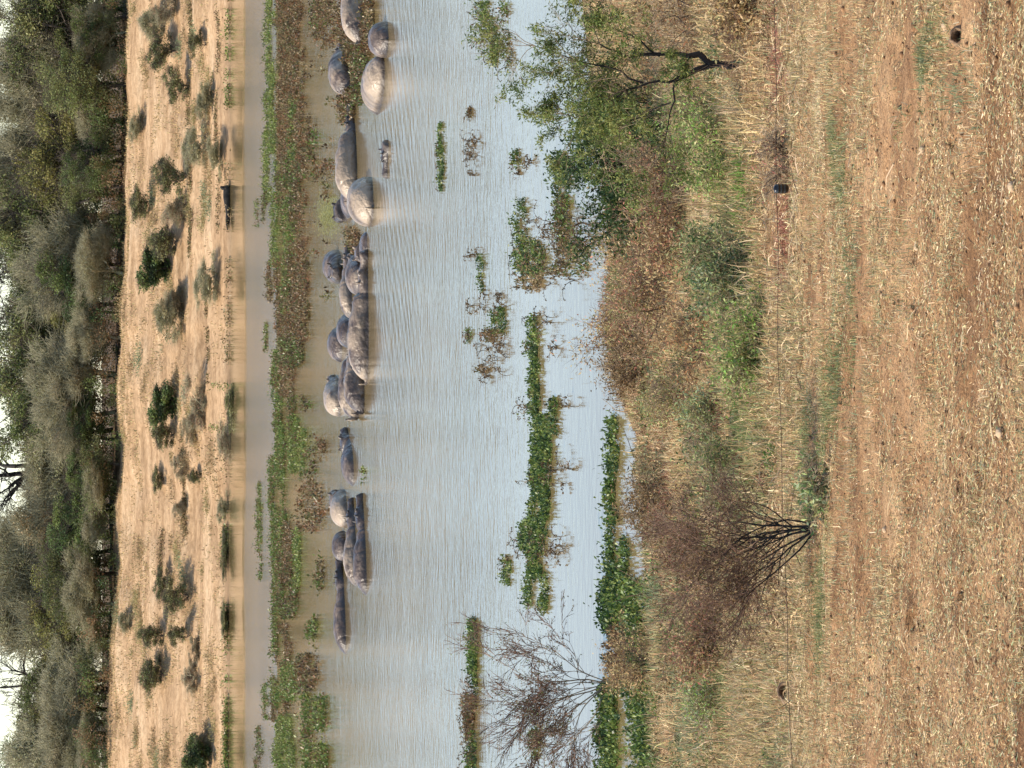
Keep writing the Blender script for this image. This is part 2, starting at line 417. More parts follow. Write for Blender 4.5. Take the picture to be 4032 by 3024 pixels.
def water_mat():
    m, nt, out = mat('muddy_water')
    g = N(nt, 'ShaderNodeNewGeometry')
    sp = N(nt, 'ShaderNodeSeparateXYZ'); nt.links.new(g.outputs['Position'], sp.inputs[0])
    p = N(nt, 'ShaderNodeBsdfPrincipled')
    n0 = N(nt, 'ShaderNodeTexNoise'); n0.inputs['Scale'].default_value = 0.08; n0.inputs['Detail'].default_value = 3
    nt.links.new(g.outputs['Position'], n0.inputs['Vector'])
    r = N(nt, 'ShaderNodeValToRGB'); E = r.color_ramp.elements
    E[0].position = 0.3; E[0].color = (0.145, 0.105, 0.042, 1); E[1].position = 0.7; E[1].color = (0.19, 0.14, 0.066, 1)
    nt.links.new(n0.outputs[0], r.inputs[0]); nt.links.new(r.outputs[0], p.inputs['Base Color'])
    p.inputs['IOR'].default_value = 1.38
    p.inputs['Specular IOR Level'].default_value = 0.5
    # ripple strength over the river: calm under the far bank and among the plants, ruffled in open water
    cr = N(nt, 'ShaderNodeValToRGB'); cr.color_ramp.interpolation = 'EASE'
    E = cr.color_ramp.elements
    my = N(nt, 'ShaderNodeMapRange'); my.inputs[1].default_value = 40; my.inputs[2].default_value = 210
    nj = N(nt, 'ShaderNodeTexNoise'); nj.inputs['Scale'].default_value = 0.06; nj.inputs['Detail'].default_value = 2
    nt.links.new(g.outputs['Position'], nj.inputs['Vector'])
    ad = N(nt, 'ShaderNodeMath', operation='MULTIPLY_ADD'); ad.inputs[1].default_value = 14.0
    nt.links.new(nj.outputs[0], ad.inputs[0]); nt.links.new(sp.outputs['Y'], ad.inputs[2])
    ad2 = N(nt, 'ShaderNodeMath', operation='SUBTRACT'); ad2.inputs[1].default_value = 7.0
    nt.links.new(ad.outputs[0], ad2.inputs[0]); nt.links.new(ad2.outputs[0], my.inputs[0])
    nt.links.new(my.outputs[0], cr.inputs[0])
    def yy(y): return (y - 40) / 170.0
    pts = [(40, 0.03), (56, 0.05), (70, 0.10), (90, 0.12), (97, 0.08), (106, 0.08), (118, 0.08), (146, 0.07), (151, 0.55), (178, 0.55), (183, 0.03), (205, 0.02)]
    E[0].position = yy(pts[0][0]); E[0].color = (pts[0][1],) * 3 + (1,)
    E[1].position = yy(pts[-1][0]); E[1].color = (pts[-1][1],) * 3 + (1,)
    for y, v in pts[1:-1]:
        e = E.new(yy(y)); e.color = (v, v, v, 1)
    def wave(sx, sy, det, rz=0.0):
        mp = N(nt, 'ShaderNodeMapping'); mp.inputs['Scale'].default_value = (sx, sy, 1); mp.inputs['Rotation'].default_value = (0, 0, rz)
        nt.links.new(g.outputs['Position'], mp.inputs[0])
        n = N(nt, 'ShaderNodeTexNoise'); n.inputs['Scale'].default_value = 1.0; n.inputs['Detail'].default_value = det; n.inputs['Roughness'].default_value = 0.55
        nt.links.new(mp.outputs[0], n.inputs['Vector']); return n
    wa = wave(2.2, 3.4, 4); wb = wave(0.55, 0.35, 2, 0.3)
    sm0 = N(nt, 'ShaderNodeMath', operation='MULTIPLY_ADD'); sm0.inputs[1].default_value = 1.2
    nt.links.new(wb.outputs[0], sm0.inputs[0]); nt.links.new(wa.outputs[0], sm0.inputs[2])
    # long slanting wake ripples spreading from the animals
    mpw = N(nt, 'ShaderNodeMapping'); mpw.inputs['Rotation'].default_value = (0, 0, rad(35)); nt.links.new(g.outputs['Position'], mpw.inputs[0])
    wv = N(nt, 'ShaderNodeTexWave'); wv.inputs['Scale'].default_value = 0.5; wv.inputs['Distortion'].default_value = 9.0; wv.inputs['Detail'].default_value = 3; wv.inputs['Detail Scale'].default_value = 0.35
    nt.links.new(mpw.outputs[0], wv.inputs['Vector'])
    def band(src, c, h):
        m1 = N(nt, 'ShaderNodeMath', operation='SUBTRACT'); m1.inputs[1].default_value = c; nt.links.new(src, m1.inputs[0])
        m2 = N(nt, 'ShaderNodeMath', operation='ABSOLUTE'); nt.links.new(m1.outputs[0], m2.inputs[0])
        m3 = N(nt, 'ShaderNodeMapRange', interpolation_type='SMOOTHSTEP'); m3.inputs[1].default_value = h; m3.inputs[2].default_value = h * 0.25; m3.inputs[3].default_value = 0; m3.inputs[4].default_value = 1
        nt.links.new(m2.outputs[0], m3.inputs[0]); return m3
    bm = N(nt, 'ShaderNodeMath', operation='MULTIPLY'); nt.links.new(band(sp.outputs['Y'], 86.5, 10).outputs[0], bm.inputs[0]); nt.links.new(band(sp.outputs['X'], 4.5, 8).outputs[0], bm.inputs[1])
    wm = N(nt, 'ShaderNodeMath', operation='MULTIPLY'); nt.links.new(bm.outputs[0], wm.inputs[0]); nt.links.new(wv.outputs['Fac'], wm.inputs[1])
    sm = N(nt, 'ShaderNodeMath', operation='MULTIPLY_ADD'); sm.inputs[1].default_value = 0.32
    nt.links.new(wm.outputs[0], sm.inputs[0]); nt.links.new(sm0.outputs[0], sm.inputs[2])
    ml0 = N(nt, 'ShaderNodeMath', operation='MULTIPLY'); nt.links.new(sm.outputs[0], ml0.inputs[0]); nt.links.new(cr.outputs[0], ml0.inputs[1])
    ml = N(nt, 'ShaderNodeMath', operation='MULTIPLY'); ml.inputs[1].default_value = 6.5; nt.links.new(ml0.outputs[0], ml.inputs[0])
    b = N(nt, 'ShaderNodeBump'); b.inputs['Strength'].default_value = 1.0; b.inputs['Distance'].default_value = 0.022
    nt.links.new(ml.outputs[0], b.inputs['Height'])
    nt.links.new(b.outputs[0], p.inputs['Normal'])
    rr = N(nt, 'ShaderNodeMapRange'); rr.inputs[3].default_value = 0.05; rr.inputs[4].default_value = 0.22
    nt.links.new(cr.outputs[0], rr.inputs[0]); nt.links.new(rr.outputs[0], p.inputs['Roughness'])
    nt.links.new(p.outputs[0], out.inputs[0])
    return m

# ------------------------------------------------------------------ the setting
def steps(*parts):
    v = []
    for a, b, s in parts:
        v.extend(np.arange(a, b, s))
    return np.array(v)
gx = steps((-1500, -200, 260), (-200, -60, 14), (-60, -30, 2), (-30, -7, 0.6), (-7, -2.5, 0.15), (-2.5, 2.5, 0.04), (2.5, 7, 0.15), (7, 30, 0.6), (30, 60, 2), (60, 200, 14), (200, 1600, 260))
gy = steps((-60, 8, 5), (8, 13.8, 0.3), (13.8, 23, 0.04), (23, 58, 0.16), (58, 190, 6), (190, 250, 0.3), (250, 300, 5), (300, 4300, 200))
GX, GY = np.meshgrid(gx, gy)
GZ = ground(GX, GY)
nx, ny = len(gx), len(gy)
ii = (np.arange(ny - 1)[:, None] * nx + np.arange(nx - 1)[None, :]).ravel()
gq = np.stack([ii, ii + 1, ii + nx + 1, ii + nx], 1)
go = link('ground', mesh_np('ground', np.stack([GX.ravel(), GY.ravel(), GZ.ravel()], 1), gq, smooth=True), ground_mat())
tag(go, 'dry orange earth near the camera and pale sandy bank across the river', kind='structure')
go['category'] = 'ground'
wx = np.array([-400, -40, 40, 400.0]); wy = np.array([38, 120, 215.0])
WX, WY = np.meshgrid(wx, wy)
ii = (np.arange(2)[:, None] * 4 + np.arange(3)[None, :]).ravel()
wat = link('water', mesh_np('water', np.stack([WX.ravel(), WY.ravel(), WX.ravel() * 0], 1), np.stack([ii, ii + 1, ii + 5, ii + 4], 1)), water_mat())
tag(wat, 'pale grey rippled river water with muddy brown reflections', kind='structure'); wat['category'] = 'water'

# ------------------------------------------------------------------ hippos
def hippo(label, head_ty, rump_ty, wl, top, yaw=None, toward=False, away=False, head='rest', sun_mud=0.0, size=1.0, turn=0.0, seed=0, lean=0.0, htop=None, dark=0.0):
    """head_ty / rump_ty: photo rows of both ends, wl: photo column of the near waterline, top: of the back"""
    rng = np.random.default_rng(seed + 100)
    x0, y0 = [float(v) for v in at_z(wl, (head_ty + rump_ty) / 2)]
    k = y0 / F_PX * 1.007
    hb = (wl - top) * k
    vis = abs(head_ty - rump_ty) * k
    def sizes(size):
        return 0.62 * size, 2.80 * size, 0.36 * size, 0.80 * size
    def span(a_, size):
        R_, Lt_, Ln_, Lh_ = sizes(size)
        return abs(math.cos(a_)) * (Lt_ * 0.95 + Ln_ * 0.7 + Lh_) + abs(math.sin(a_)) * 1.9 * R_
    if yaw is None and size == 1.0 and vis < 0.72 * span(0.0, 1.0): size = 0.88
    if yaw is None and 0.72 * span(0.0, size) < vis < span(0.0, size): size = size * vis / span(0.12, size)
    R, Lt, Ln, Lh = sizes(size)
    full = Lt * 0.95 + Ln * 0.7 + Lh
    face = 1 if head_ty < rump_ty else -1     # +1: head towards +x
    if yaw is None:
        aa = np.radians(np.arange(0, 84, 1.0))
        sp_ = np.array([span(q, size) for q in aa]); ok = np.where(sp_ >= vis)[0]
        a = float(aa[ok[-1]]) if len(ok) else 0.0
        if toward: a = -a
    else:
        a = rad(yaw)
    a = a + lean
    # spine stations: (s along, half width, half height, centre z)
    St = []
    for u in np.linspace(0, 1, 20):
        f = max(0.0, 1 - abs((u - 0.50) / 0.50) ** 3.0) ** 0.62 if u < 0.5 else max(0.0, 1 - abs((u - 0.50) / 0.62) ** 2.6) ** 0.5
        r = R * max(f, 0.03) * (1.0 - 0.10 * math.exp(-((u - 0.76) / 0.06) ** 2))
        St.append((u * Lt, r * 0.98, r, hb - R - 0.05 * (1 - f) + 0.03 * math.sin(u * 5)))
    St = [q for q in St if q[0] < Lt * 0.93]
    ht = {'rest': 0.24, 'up': 0.38, 'low': 0.06, 'down': -0.10}[head] * size
    ht = min(ht, hb * 0.9 + 0.05) if head != 'up' else ht
    if htop is not None: ht = htop
    r0 = St[-1][1]; s0 = St[-1][0]; c0 = St[-1][3]
    St.append((s0 + 0.10 * size, min(r0, .50 * size) * 0.96, .46 * size, min(c0, ht - .42 * size)))
    St.append((s0 + 0.15 * size, .43 * size, .40 * size, ht - .40 * size))     # fold
    St.append((s0 + 0.20 * size, .45 * size, .42 * size, ht - .40 * size))
    St.append((s0 + 0.36 * size, .40 * size, .36 * size, ht - .33 * size))
    hs = s0 + 0.48 * size
    for ds, w, h, dz in ((0, .34, .30, -.27), (.12, .33, .27, -.23), (.26, .27, .235, -.21), (.42, .20, .19, -.20), (.56, .21, .18, -.20), (.68, .265, .19, -.20), (.80, .26, .18, -.205), (.88, .21, .13, -.22), (.92, .08, .05, -.24)):
        St.append((hs + ds * size, w * size, h * size, ht + dz * size))
    K = 26
    V = []; tot = St[-1][0]
    pos = []; px = 0.0; py = 0.0; ps = 0.0; hd = 0.0
    for (s, w, h, cz) in St:
        if s > s0: hd = rad(turn) * min(1, (s - s0) / (hs - s0 + 1e-6))
        px += (s - ps) * math.cos(hd); py += (s - ps) * math.sin(hd); ps = s
        pos.append((px, py, hd))
        for j in range(K):
            t = 2 * math.pi * j / K
            cx = math.cos(t); sz = math.sin(t)
            e = 0.85
            lx = w * math.copysign(abs(cx) ** e, cx); lz = h * math.copysign(abs(sz) ** e, sz)
            V.append((px - math.sin(hd) * lx, py + math.cos(hd) * lx, cz + lz))
    Fc = []
    ns = len(St)
    for i in range(ns - 1):
        for j in range(K):
            Fc.append((i * K + j, i * K + (j + 1) % K, (i + 1) * K + (j + 1) % K, (i + 1) * K + j))
    Fc.append(tuple(range(K))[::-1]); Fc.append(tuple((ns - 1) * K + j for j in range(K)))
    def blob(cx, cy, cz, rx, ry, rz, rot=0.0, nseg=8, nr=6):
        b = len(V); ca, sa = math.cos(rot), math.sin(rot)
        for i in range(nr + 1):
            ph = math.pi * i / nr
            for j in range(nseg):
                t = 2 * math.pi * j / nseg
                lx = rx * math.sin(ph + 1e-3) * math.cos(t); ly = ry * math.sin(ph + 1e-3) * math.sin(t); lz = rz * math.cos(ph)
                V.append((cx + lx * ca - ly * sa, cy + lx * sa + ly * ca, cz + lz))
        for i in range(nr):
            for j in range(nseg):
                Fc.append((b + i * nseg + j, b + (i + 1) * nseg + j, b + (i + 1) * nseg + (j + 1) % nseg, b + i * nseg + (j + 1) % nseg))
        Fc.append(tuple(b + j for j in range(nseg))); Fc.append(tuple(b + nr * nseg + j for j in range(nseg))[::-1])
    ih = ns - 9
    def hp(i, side, z):
        x, y, h_ = pos[ih + i]
        return x - math.sin(h_) * side, y + math.cos(h_) * side, z
    eyes = []
    for sd in (-1, 1):
        x, y, z = hp(0, sd * .24 * size, ht + .05 * size); blob(x, y, z, .03, .055, .085, pos[ih][2])          # ear
        x, y, z = hp(2, sd * .17 * size, ht + .00 * size); blob(x, y, z, .085 * size, .06 * size, .07 * size, pos[ih + 2][2])    # brow
        eyes.append(hp(2, sd * .215 * size, ht + .01 * size))
        x, y, z = hp(6, sd * .13 * size, ht - .045 * size); blob(x, y, z, .075 * size, .055 * size, .055 * size, pos[ih + 6][2])  # nostril
        for u in (0.16, 0.80):                                                        # legs
            lx = u * Lt; zc = hb - R
            blob(lx, sd * R * 0.55, zc - R * 0.75, .21 * size, .20 * size, .52 * size)
    if hb > 0.4: blob(-0.02, 0, hb - R + 0.12, .05, .03, .22)     # tail
    me0 = bpy.data.meshes.new('tmp'); me0.from_pydata(V, [], Fc); me0.update()
    ob = bpy.data.objects.new('tmp', me0); C.objects.link(ob)
    md = ob.modifiers.new('r', 'REMESH'); md.mode = 'VOXEL'; md.voxel_size = 0.034; md.use_smooth_shade = True
    ms = ob.modifiers.new('s', 'SMOOTH'); ms.factor = 0.5; ms.iterations = 3
    dg = bpy.context.evaluated_depsgraph_get()
    me = bpy.data.meshes.new_from_object(ob.evaluated_get(dg))
    bpy.data.objects.remove(ob); bpy.data.meshes.remove(me0)
    n = len(me.vertices); co = np.zeros(n * 3, np.float32); me.vertices.foreach_get('co', co); co = co.reshape(-1, 3)
    no = np.zeros(n * 3, np.float32); me.vertices.foreach_get('normal', no); no = no.reshape(-1, 3)
    wr = (fbm(co[:, 0] + seed, co[:, 1] * 1.0 + co[:, 2] * 2, seed, 2.6, 3) - 0.5) * 0.05
    for cf_, dp_ in ((0.18, 0.02), (0.55, 0.018), (0.88, 0.035)):
        sx_ = co[:, 0] - (cf_ * Lt + 0.05 * np.sin(co[:, 1] * 7 + seed) + 0.04 * co[:, 2])
        wr = wr - dp_ * np.exp(-(sx_ / 0.035) ** 2)
    co = co + no * wr[:, None]
    co[:, 0] -= tot * 0.5
    me.vertices.foreach_set('co', co.ravel())
    a_ = me.attributes.new('sun_mud', 'FLOAT', 'POINT')
    nz = fbm(co[:, 0] + seed * 3.1, co[:, 1] + co[:, 2], seed + 5, 1.8, 4)
    rear = np.clip(0.25 - co[:, 0] / tot * 1.6, 0, 1)
    mv = np.clip((nz - 0.62 + 0.45 * sun_mud) * 6, 0, 1) * (sun_mud > 0) * (0.15 + 0.85 * rear) * 0.85  # pale tone weighted to the rear, imitating sun on the rump
    a_.data.foreach_set('value', mv.astype(np.float32))
    shade_attr = me.attributes.new('wet', 'FLOAT', 'POINT')  # carries the painted shade of the heads turned from the sun
    shade_v = np.clip((co[:, 0] + tot * 0.5 - s0 - 0.1) / 0.25, 0, 1) * dark
    shade_attr.data.foreach_set('value', shade_v.astype(np.float32))
    me.name = 'hippo'; me.update()
    for p in me.polygons: p.use_smooth = True
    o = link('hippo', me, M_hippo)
    # near waterline offset: distance from waterline to the trunk axis
    half = math.sqrt(max(0.01, 1 - min(1, (R - hb) / R) ** 2)) * R
    endon = abs(math.sin(a)) * (full * 0.46)
    dy = half * abs(math.cos(a)) + endon
    o.location = (x0, y0 + dy, 0)
    o.rotation_euler = (0, 0, (a if face > 0 else math.pi - a))
    o['label'] = label; o['category'] = 'hippo'; o['group'] = 'hippos resting together in the shallow river'
    for (ex, ey, ez) in eyes:
        eo = link('eye', EYE_ME, M_eye, o); eo.location = (ex - tot * 0.5, ey, ez)
    return o

def ico_mesh(name, r, sub=2, squash=(1, 1, 1), nz=0.0, seed=0):
    import bmesh
    bm = bmesh.new(); bmesh.ops.create_icosphere(bm, subdivisions=sub, radius=r)
    for v in bm.verts:
        f = 1 + nz * mnoise.noise(v.co / r * 1.3 + Vector((seed * 7.3, 0, 0)))
        v.co = Vector((v.co.x * squash[0], v.co.y * squash[1], v.co.z * squash[2])) * f
    me = bpy.data.meshes.new(name); bm.to_mesh(me); bm.free()
    for p in me.polygons: p.use_smooth = True
    return me
EYE_ME = ico_mesh('eye', 0.028)

HP = [
 ('grey hippo at the top edge of the photo, rump half buried in brown weed', -260, 185, 1448, 1352, dict(sun_mud=0.35)),
 ('long grey hippo behind the brown weed patch, second body from the top', 95, 395, 1378, 1304, dict(sun_mud=0.3)),
 ('small pinkish grey hippo back just in front of the brown weed near the top edge', 62, 207, 1528, 1463, dict(head='down', size=0.80, yaw=84)),
 ('pinkish hippo with neck wrinkles and orange-pink face dipping into clear water', 436, 228, 1515, 1441, dict(head='down', size=1.12, yaw=80, sun_mud=0.4)),
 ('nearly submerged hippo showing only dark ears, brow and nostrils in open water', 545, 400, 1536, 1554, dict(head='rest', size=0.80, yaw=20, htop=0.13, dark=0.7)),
 ('hippo with bright pink shining rump and a head covered in dark weed', 437, 742, 1409, 1330, dict(sun_mud=0.7, dark=0.9, size=0.86, yaw=27)),
 ('large round hippo seen from behind, dark tail at the waterline and pale left flank', 668, 866, 1470, 1382, dict(sun_mud=0.7, yaw=80, size=1.1)),
 ('hippo with wet, shade-darkened head and raised ears just beyond the round one', 895, 690, 1387, 1352, dict(head='up', dark=0.9, size=0.9)),
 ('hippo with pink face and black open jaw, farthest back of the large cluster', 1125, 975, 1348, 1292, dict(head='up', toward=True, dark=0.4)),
 ('long low hippo with a tan lit edge, second row of the large cluster', 935, 1275, 1388, 1345, dict(sun_mud=0.5)),
 ('slim pale hippo squeezed behind the frontmost one of the large cluster', 935, 1185, 1428, 1371, dict(sun_mud=0.3)),
 ('biggest front hippo in side view with neck fold and sunlit rump', 1004, 1484, 1452, 1377, dict(sun_mud=0.45, turn=-14, yaw=0, size=0.98)),
 ('hippo face with wet white glint, its body sunk, facing the ears of the front hippo', 1014, 935, 1447, 1424, dict(head='rest', size=0.75)),
 ('dark shaded hippo dome at the back of the middle cluster', 1246, 1440, 1347, 1300, dict(head='low')),
 ('dark narrow hippo back wedged between the dark dome and the front row', 1212, 1372, 1376, 1336, dict(head='low')),
 ('hippo with rump painted sunlit cream at the low end of the back row', 1440, 1658, 1340, 1285, dict(sun_mud=0.9)),
 ('smooth brown hippo touching the rump of the biggest front one', 1262, 1645, 1437, 1363, dict(sun_mud=0.4)),
 ('hippo showing only a thin strip of back behind the smooth brown one', 1285, 1668, 1416, 1342, dict(sun_mud=0.3)),
 ('solitary low hippo between the two clusters with black face and dark neck crease', 1652, 1948, 1394, 1355, dict(sun_mud=0.4, dark=0.8)),
 ('hippo with bright cream yellow flank and perked ears at the back of the lower group', 1904, 2094, 1366, 1311, dict(sun_mud=1.0, head='up')),
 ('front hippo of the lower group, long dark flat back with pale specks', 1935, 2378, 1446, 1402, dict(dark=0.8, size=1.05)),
 ('hippo behind the long flat one with black head and tan stripe along its side', 1952, 2335, 1407, 1362, dict(sun_mud=0.6, dark=0.9)),
 ('small wedge-shaped grey hippo back peeping above water behind a black head', 2108, 2188, 1361, 1316, dict(head='down', size=0.72)),
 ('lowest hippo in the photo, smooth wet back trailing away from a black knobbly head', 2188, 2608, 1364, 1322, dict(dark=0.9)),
]
for i, (lab, a, b, wl, tp, kw) in enumerate(HP):
    hippo(lab, a, b, wl, tp, seed=i, **kw)

# ------------------------------------------------------------------ water weed
GREEN = np.array([0.105, 0.16, 0.035]); LIME = np.array([0.20, 0.235, 0.06]); OLIVE = np.array([0.14, 0.135, 0.05]); DKG = np.array([0.04, 0.075, 0.025])
BRN = np.array([0.18, 0.115, 0.052]); DBR = np.array([0.085, 0.055, 0.027]); RUST = np.array([0.20, 0.10, 0.045]); TAN = np.array([0.34, 0.25, 0.13])
PAL = {'g': (GREEN, LIME, OLIVE, GREEN, BRN), 'b': (BRN, DBR, BRN, RUST, OLIVE, TAN * 0.7), 'm': (GREEN, BRN, OLIVE, DBR), 'l': (LIME, LIME, GREEN, OLIVE), 'o': (OLIVE, BRN, TAN), 'y': (np.array([0.25, 0.23, 0.06]), np.array([0.30, 0.26, 0.08])), 'n': (GREEN, LIME, DKG, DKG, GREEN)}

def weed(rng, strips, leaf=0.13, hgt=0.2, thr=0.40):
    """strips: (tx0,tx1,ty0,ty1,palette,count) -> leaves standing on the water"""
    VV = []; FF = []; CC = []; off = 0
    for (a, b, c, d, pal, n) in strips:
        cols = PAL[pal]
        # plants first, then leaves round each plant
        npl = max(3, n // 9)
        u = rng.uniform(-1, 1, npl); v = rng.uniform(-1, 1, npl)
        wob = 0.8 * (vnoise(v * 5 + a, v * 0 + b, 3, 1.0) - 0.5)
        edge = 1 - np.abs(v) ** 6 * 0.7
        tx = (a + b) / 2 + (b - a) / 2 * (u * edge + wob * 0.5); ty = (c + d) / 2 + (d - c) / 2 * v
        x, y = at_z(tx, ty)
        keep = fbm(x * 0.7, y * 0.5, int(a) % 17, 1.0 / (leaf * 9), 3) > thr
        x, y = x[keep], y[keep]
        hh = hgt * rng.uniform(0.4, 1.25, len(x))
        ci = rng.integers(0, len(cols), len(x))
        base = np.array(cols)[ci]
        k = 9
        P = np.repeat(np.stack([x, y, x * 0 - 0.01], 1), k, 0)
        P += rng.normal(0, leaf * 0.65, P.shape) * np.array([1, 1.2, 0])
        P[:, 2] = np.abs(rng.normal(0, 1, len(P))) * np.repeat(hh, k) * 0.55 - 0.01
        V, F, Cc = leaves(rng, P, np.full(len(P), leaf), leaf * 0.55, np.repeat(base, k, 0), up=0.7, jit=0.3)
        VV.append(V); FF.append(F + off); CC.append(Cc); off += len(V)
    return np.concatenate(VV), np.concatenate(FF), np.concatenate(CC)

rng = np.random.default_rng(5)
far_strips = [
 (1046, 1096, 0, 330, 'l', 3200), (1098, 1210, -40, 390, 'b', 15000), (1048, 1100, 330, 600, 'l', 4200), (1096, 1150, 330, 640, 'b', 4200),
 (1145, 1172, 370, 640, 'g', 2000), (1172, 1225, 380, 700, 'b', 3600), (1038, 1096, 560, 790, 'l', 3000), (1100, 1200, 620, 860, 'm', 6000),
 (1075, 1100, 760, 1060, 'l', 2000), (1110, 1165, 780, 1120, 'g', 3600), (1150, 1215, 720, 1150, 'b', 3400), (1040, 1062, 760, 900, 'm', 700),
 (1060, 1230, 1010, 1200, 'b', 8000), (1090, 1230, 1180, 1340, 'b', 7000), (1112, 1150, 1120, 1230, 'g', 1200), (1100, 1210, 1320, 1440, 'm', 4000),
 (1075, 1115, 1380, 1700, 'g', 3800), (1100, 1165, 1380, 1560, 'b', 2600), (1140, 1170, 1560, 1700, 'm', 1400), (1072, 1128, 1640, 2290, 'g', 15000), (1148, 1182, 1640, 1860, 'l', 2200),
 (1018, 1036, 1900, 2290, 'g', 1700), (1100, 1160, 2060, 2290, 'b', 4200), (1165, 1188, 2080, 2330, 'l', 1600), (1078, 1098, 2270, 2560, 'g', 1700), (1100, 1175, 2250, 2430, 'm', 4200),
 (1088, 1150, 2460, 2620, 'b', 2800), (1070, 1104, 2530, 2780, 'g', 2200), (1110, 1170, 2600, 2760, 'g', 1600), (1078, 1140, 2740, 2850, 'b', 2600), (1088, 1172, 2820, 3060, 'l', 5000),
 (1040, 1062, 2690, 2830, 'g', 500), (1008, 1040, 2860, 3060, 'm', 900), (1050, 1058, 1270, 1380, 'g', 260), (1008, 1020, 760, 900, 'g', 250)]
V, F, Cc = weed(rng, [(a_, b_, c_, d_, p_, int(n_ * 1.7)) for (a_, b_, c_, d_, p_, n_) in far_strips], leaf=0.095, hgt=0.17, thr=0.47)
o = link('water_weed', mesh_np('water_weed', V, F, col=Cc), M_water_leaf)
tag(o, 'long band of green and brown water weed floating beyond the hippos', kind='stuff'); o['category'] = 'water weed'

rng = np.random.default_rng(6)
mid_strips = [(1340, 1475, -30, 185, 'b', 7500), (1375, 1475, 60, 215, 'b', 4800), (1345, 1448, 165, 330, 'b', 6000), (1400, 1460, 180, 400, 'm', 3600), (1345, 1400, 300, 480, 'b', 3400), (1360, 1400, 390, 470, 'm', 1400), (1240, 1330, -20, 190, 'b', 2200), (1225, 1300, 0, 120, 'm', 700),
 (1455, 1475, -20, 120, 'o', 700), (1370, 1410, 900, 960, 'o', 500), (1395, 1425, 920, 1000, 'b', 500)]
V, F, Cc = weed(rng, [(a_, b_, c_, d_, p_, int(n_ * 1.3)) for (a_, b_, c_, d_, p_, n_) in mid_strips], leaf=0.09, hgt=0.18, thr=0.44)
o = link('water_weed', mesh_np('water_weed', V, F, col=Cc), M_water_leaf)
tag(o, 'dead brown water weed heaped round the hippos at the top of the photo', kind='stuff'); o['category'] = 'water weed'

rng = np.random.default_rng(7)
V, F, Cc = weed(rng, [(1160, 1250, 1700, 1900, 'm', 900), (1180, 1290, 1900, 2090, 'b', 1500), (1240, 1300, 1730, 1800, 'b', 220), (1190, 1230, 1560, 1620, 'm', 160), (1258, 1280, 2190, 2330, 'm', 500), (1190, 1215, 1690, 1880, 'l', 500), (1235, 1260, 500, 700, 'm', 260), (1280, 1300, 1120, 1180, 'm', 90), (1170, 1330, 0, 1000, 'b', 500), (1255, 1320, 640, 800, 'b', 350)], leaf=0.12, hgt=0.24)
o = link('water_weed', mesh_np('water_weed', V, F, col=Cc), M_water_leaf)
tag(o, 'sparse brown and green weed sprigs scattered between the weed band and the hippos', kind='stuff'); o['category'] = 'water weed'
rng = np.random.default_rng(8)
V, F, Cc = weed(rng, [(1232, 1262, 2440, 2640, 'g', 1200), (1185, 1255, 2580, 2710, 'b', 1800), (1208, 1232, 2700, 2860, 'g', 900), (1250, 1292, 2750, 2870, 'g', 800), (1205, 1235, 2860, 3050, 'g', 900), (1262, 1295, 2910, 3050, 'g', 1000)], leaf=0.13, hgt=0.28)
o = link('water_weed', mesh_np('water_weed', V, F, col=Cc), M_water_leaf)
tag(o, 'spiky green and brown weed line in the water nearest the bottom edge, beyond the last hippo', kind='stuff'); o['category'] = 'water weed'
rng = np.random.default_rng(9)
# algae lying flat on the water
n = 5000
tx = rng.normal(1292, 22, n); ty = rng.normal(845, 42, n)
x, y = at_z(tx, ty)
V, F, Cc = leaves(rng, np.stack([x, y, np.full(n, 0.005)], 1), np.full(n, 0.10), 0.06, np.array([0.26, 0.25, 0.07]), up=0, jit=0.25)
V[:, 2] = np.clip(V[:, 2] * 0.12, 0.002, 0.03)
o = link('algae', mesh_np('algae', V, F, col=Cc), M_water_leaf)
tag(o, 'yellow green algae patch on the water just beyond the round hippo', kind='stuff'); o['category'] = 'algae'

# individual floating mats nearer the camera; each is a thing > leaves, stems
def stems(rng, tx, ty, n, Lm, r, arch=0.8, spread=0.3):
    """arched dark runners rising from the mat"""
    S = []
    for i in range(n):
        a = rng.uniform(*tx); b = rng.uniform(*ty)
        x, y = [float(v) for v in at_z(a, b)]
        p = np.array([x, y, 0.0]); az = rng.uniform(0, 2 * np.pi)
        d = np.array([math.cos(az) * spread, math.sin(az) * spread, 1.0]); d /= np.linalg.norm(d)
        L = Lm * rng.uniform(0.5, 1.3); m = 6
        for k in range(m):
            q = p + d * L / m
            if q[2] < -0.02: break
            S.append((*p, *q, r * (1 - 0.1 * k), r * (1 - 0.1 * (k + 1)), 0))
            p = q
            d = d + np.array([math.cos(az) * 0.25, math.sin(az) * 0.25, -arch * 0.42]) + rng.normal(0, 0.12, 3); d /= np.linalg.norm(d)
    return S
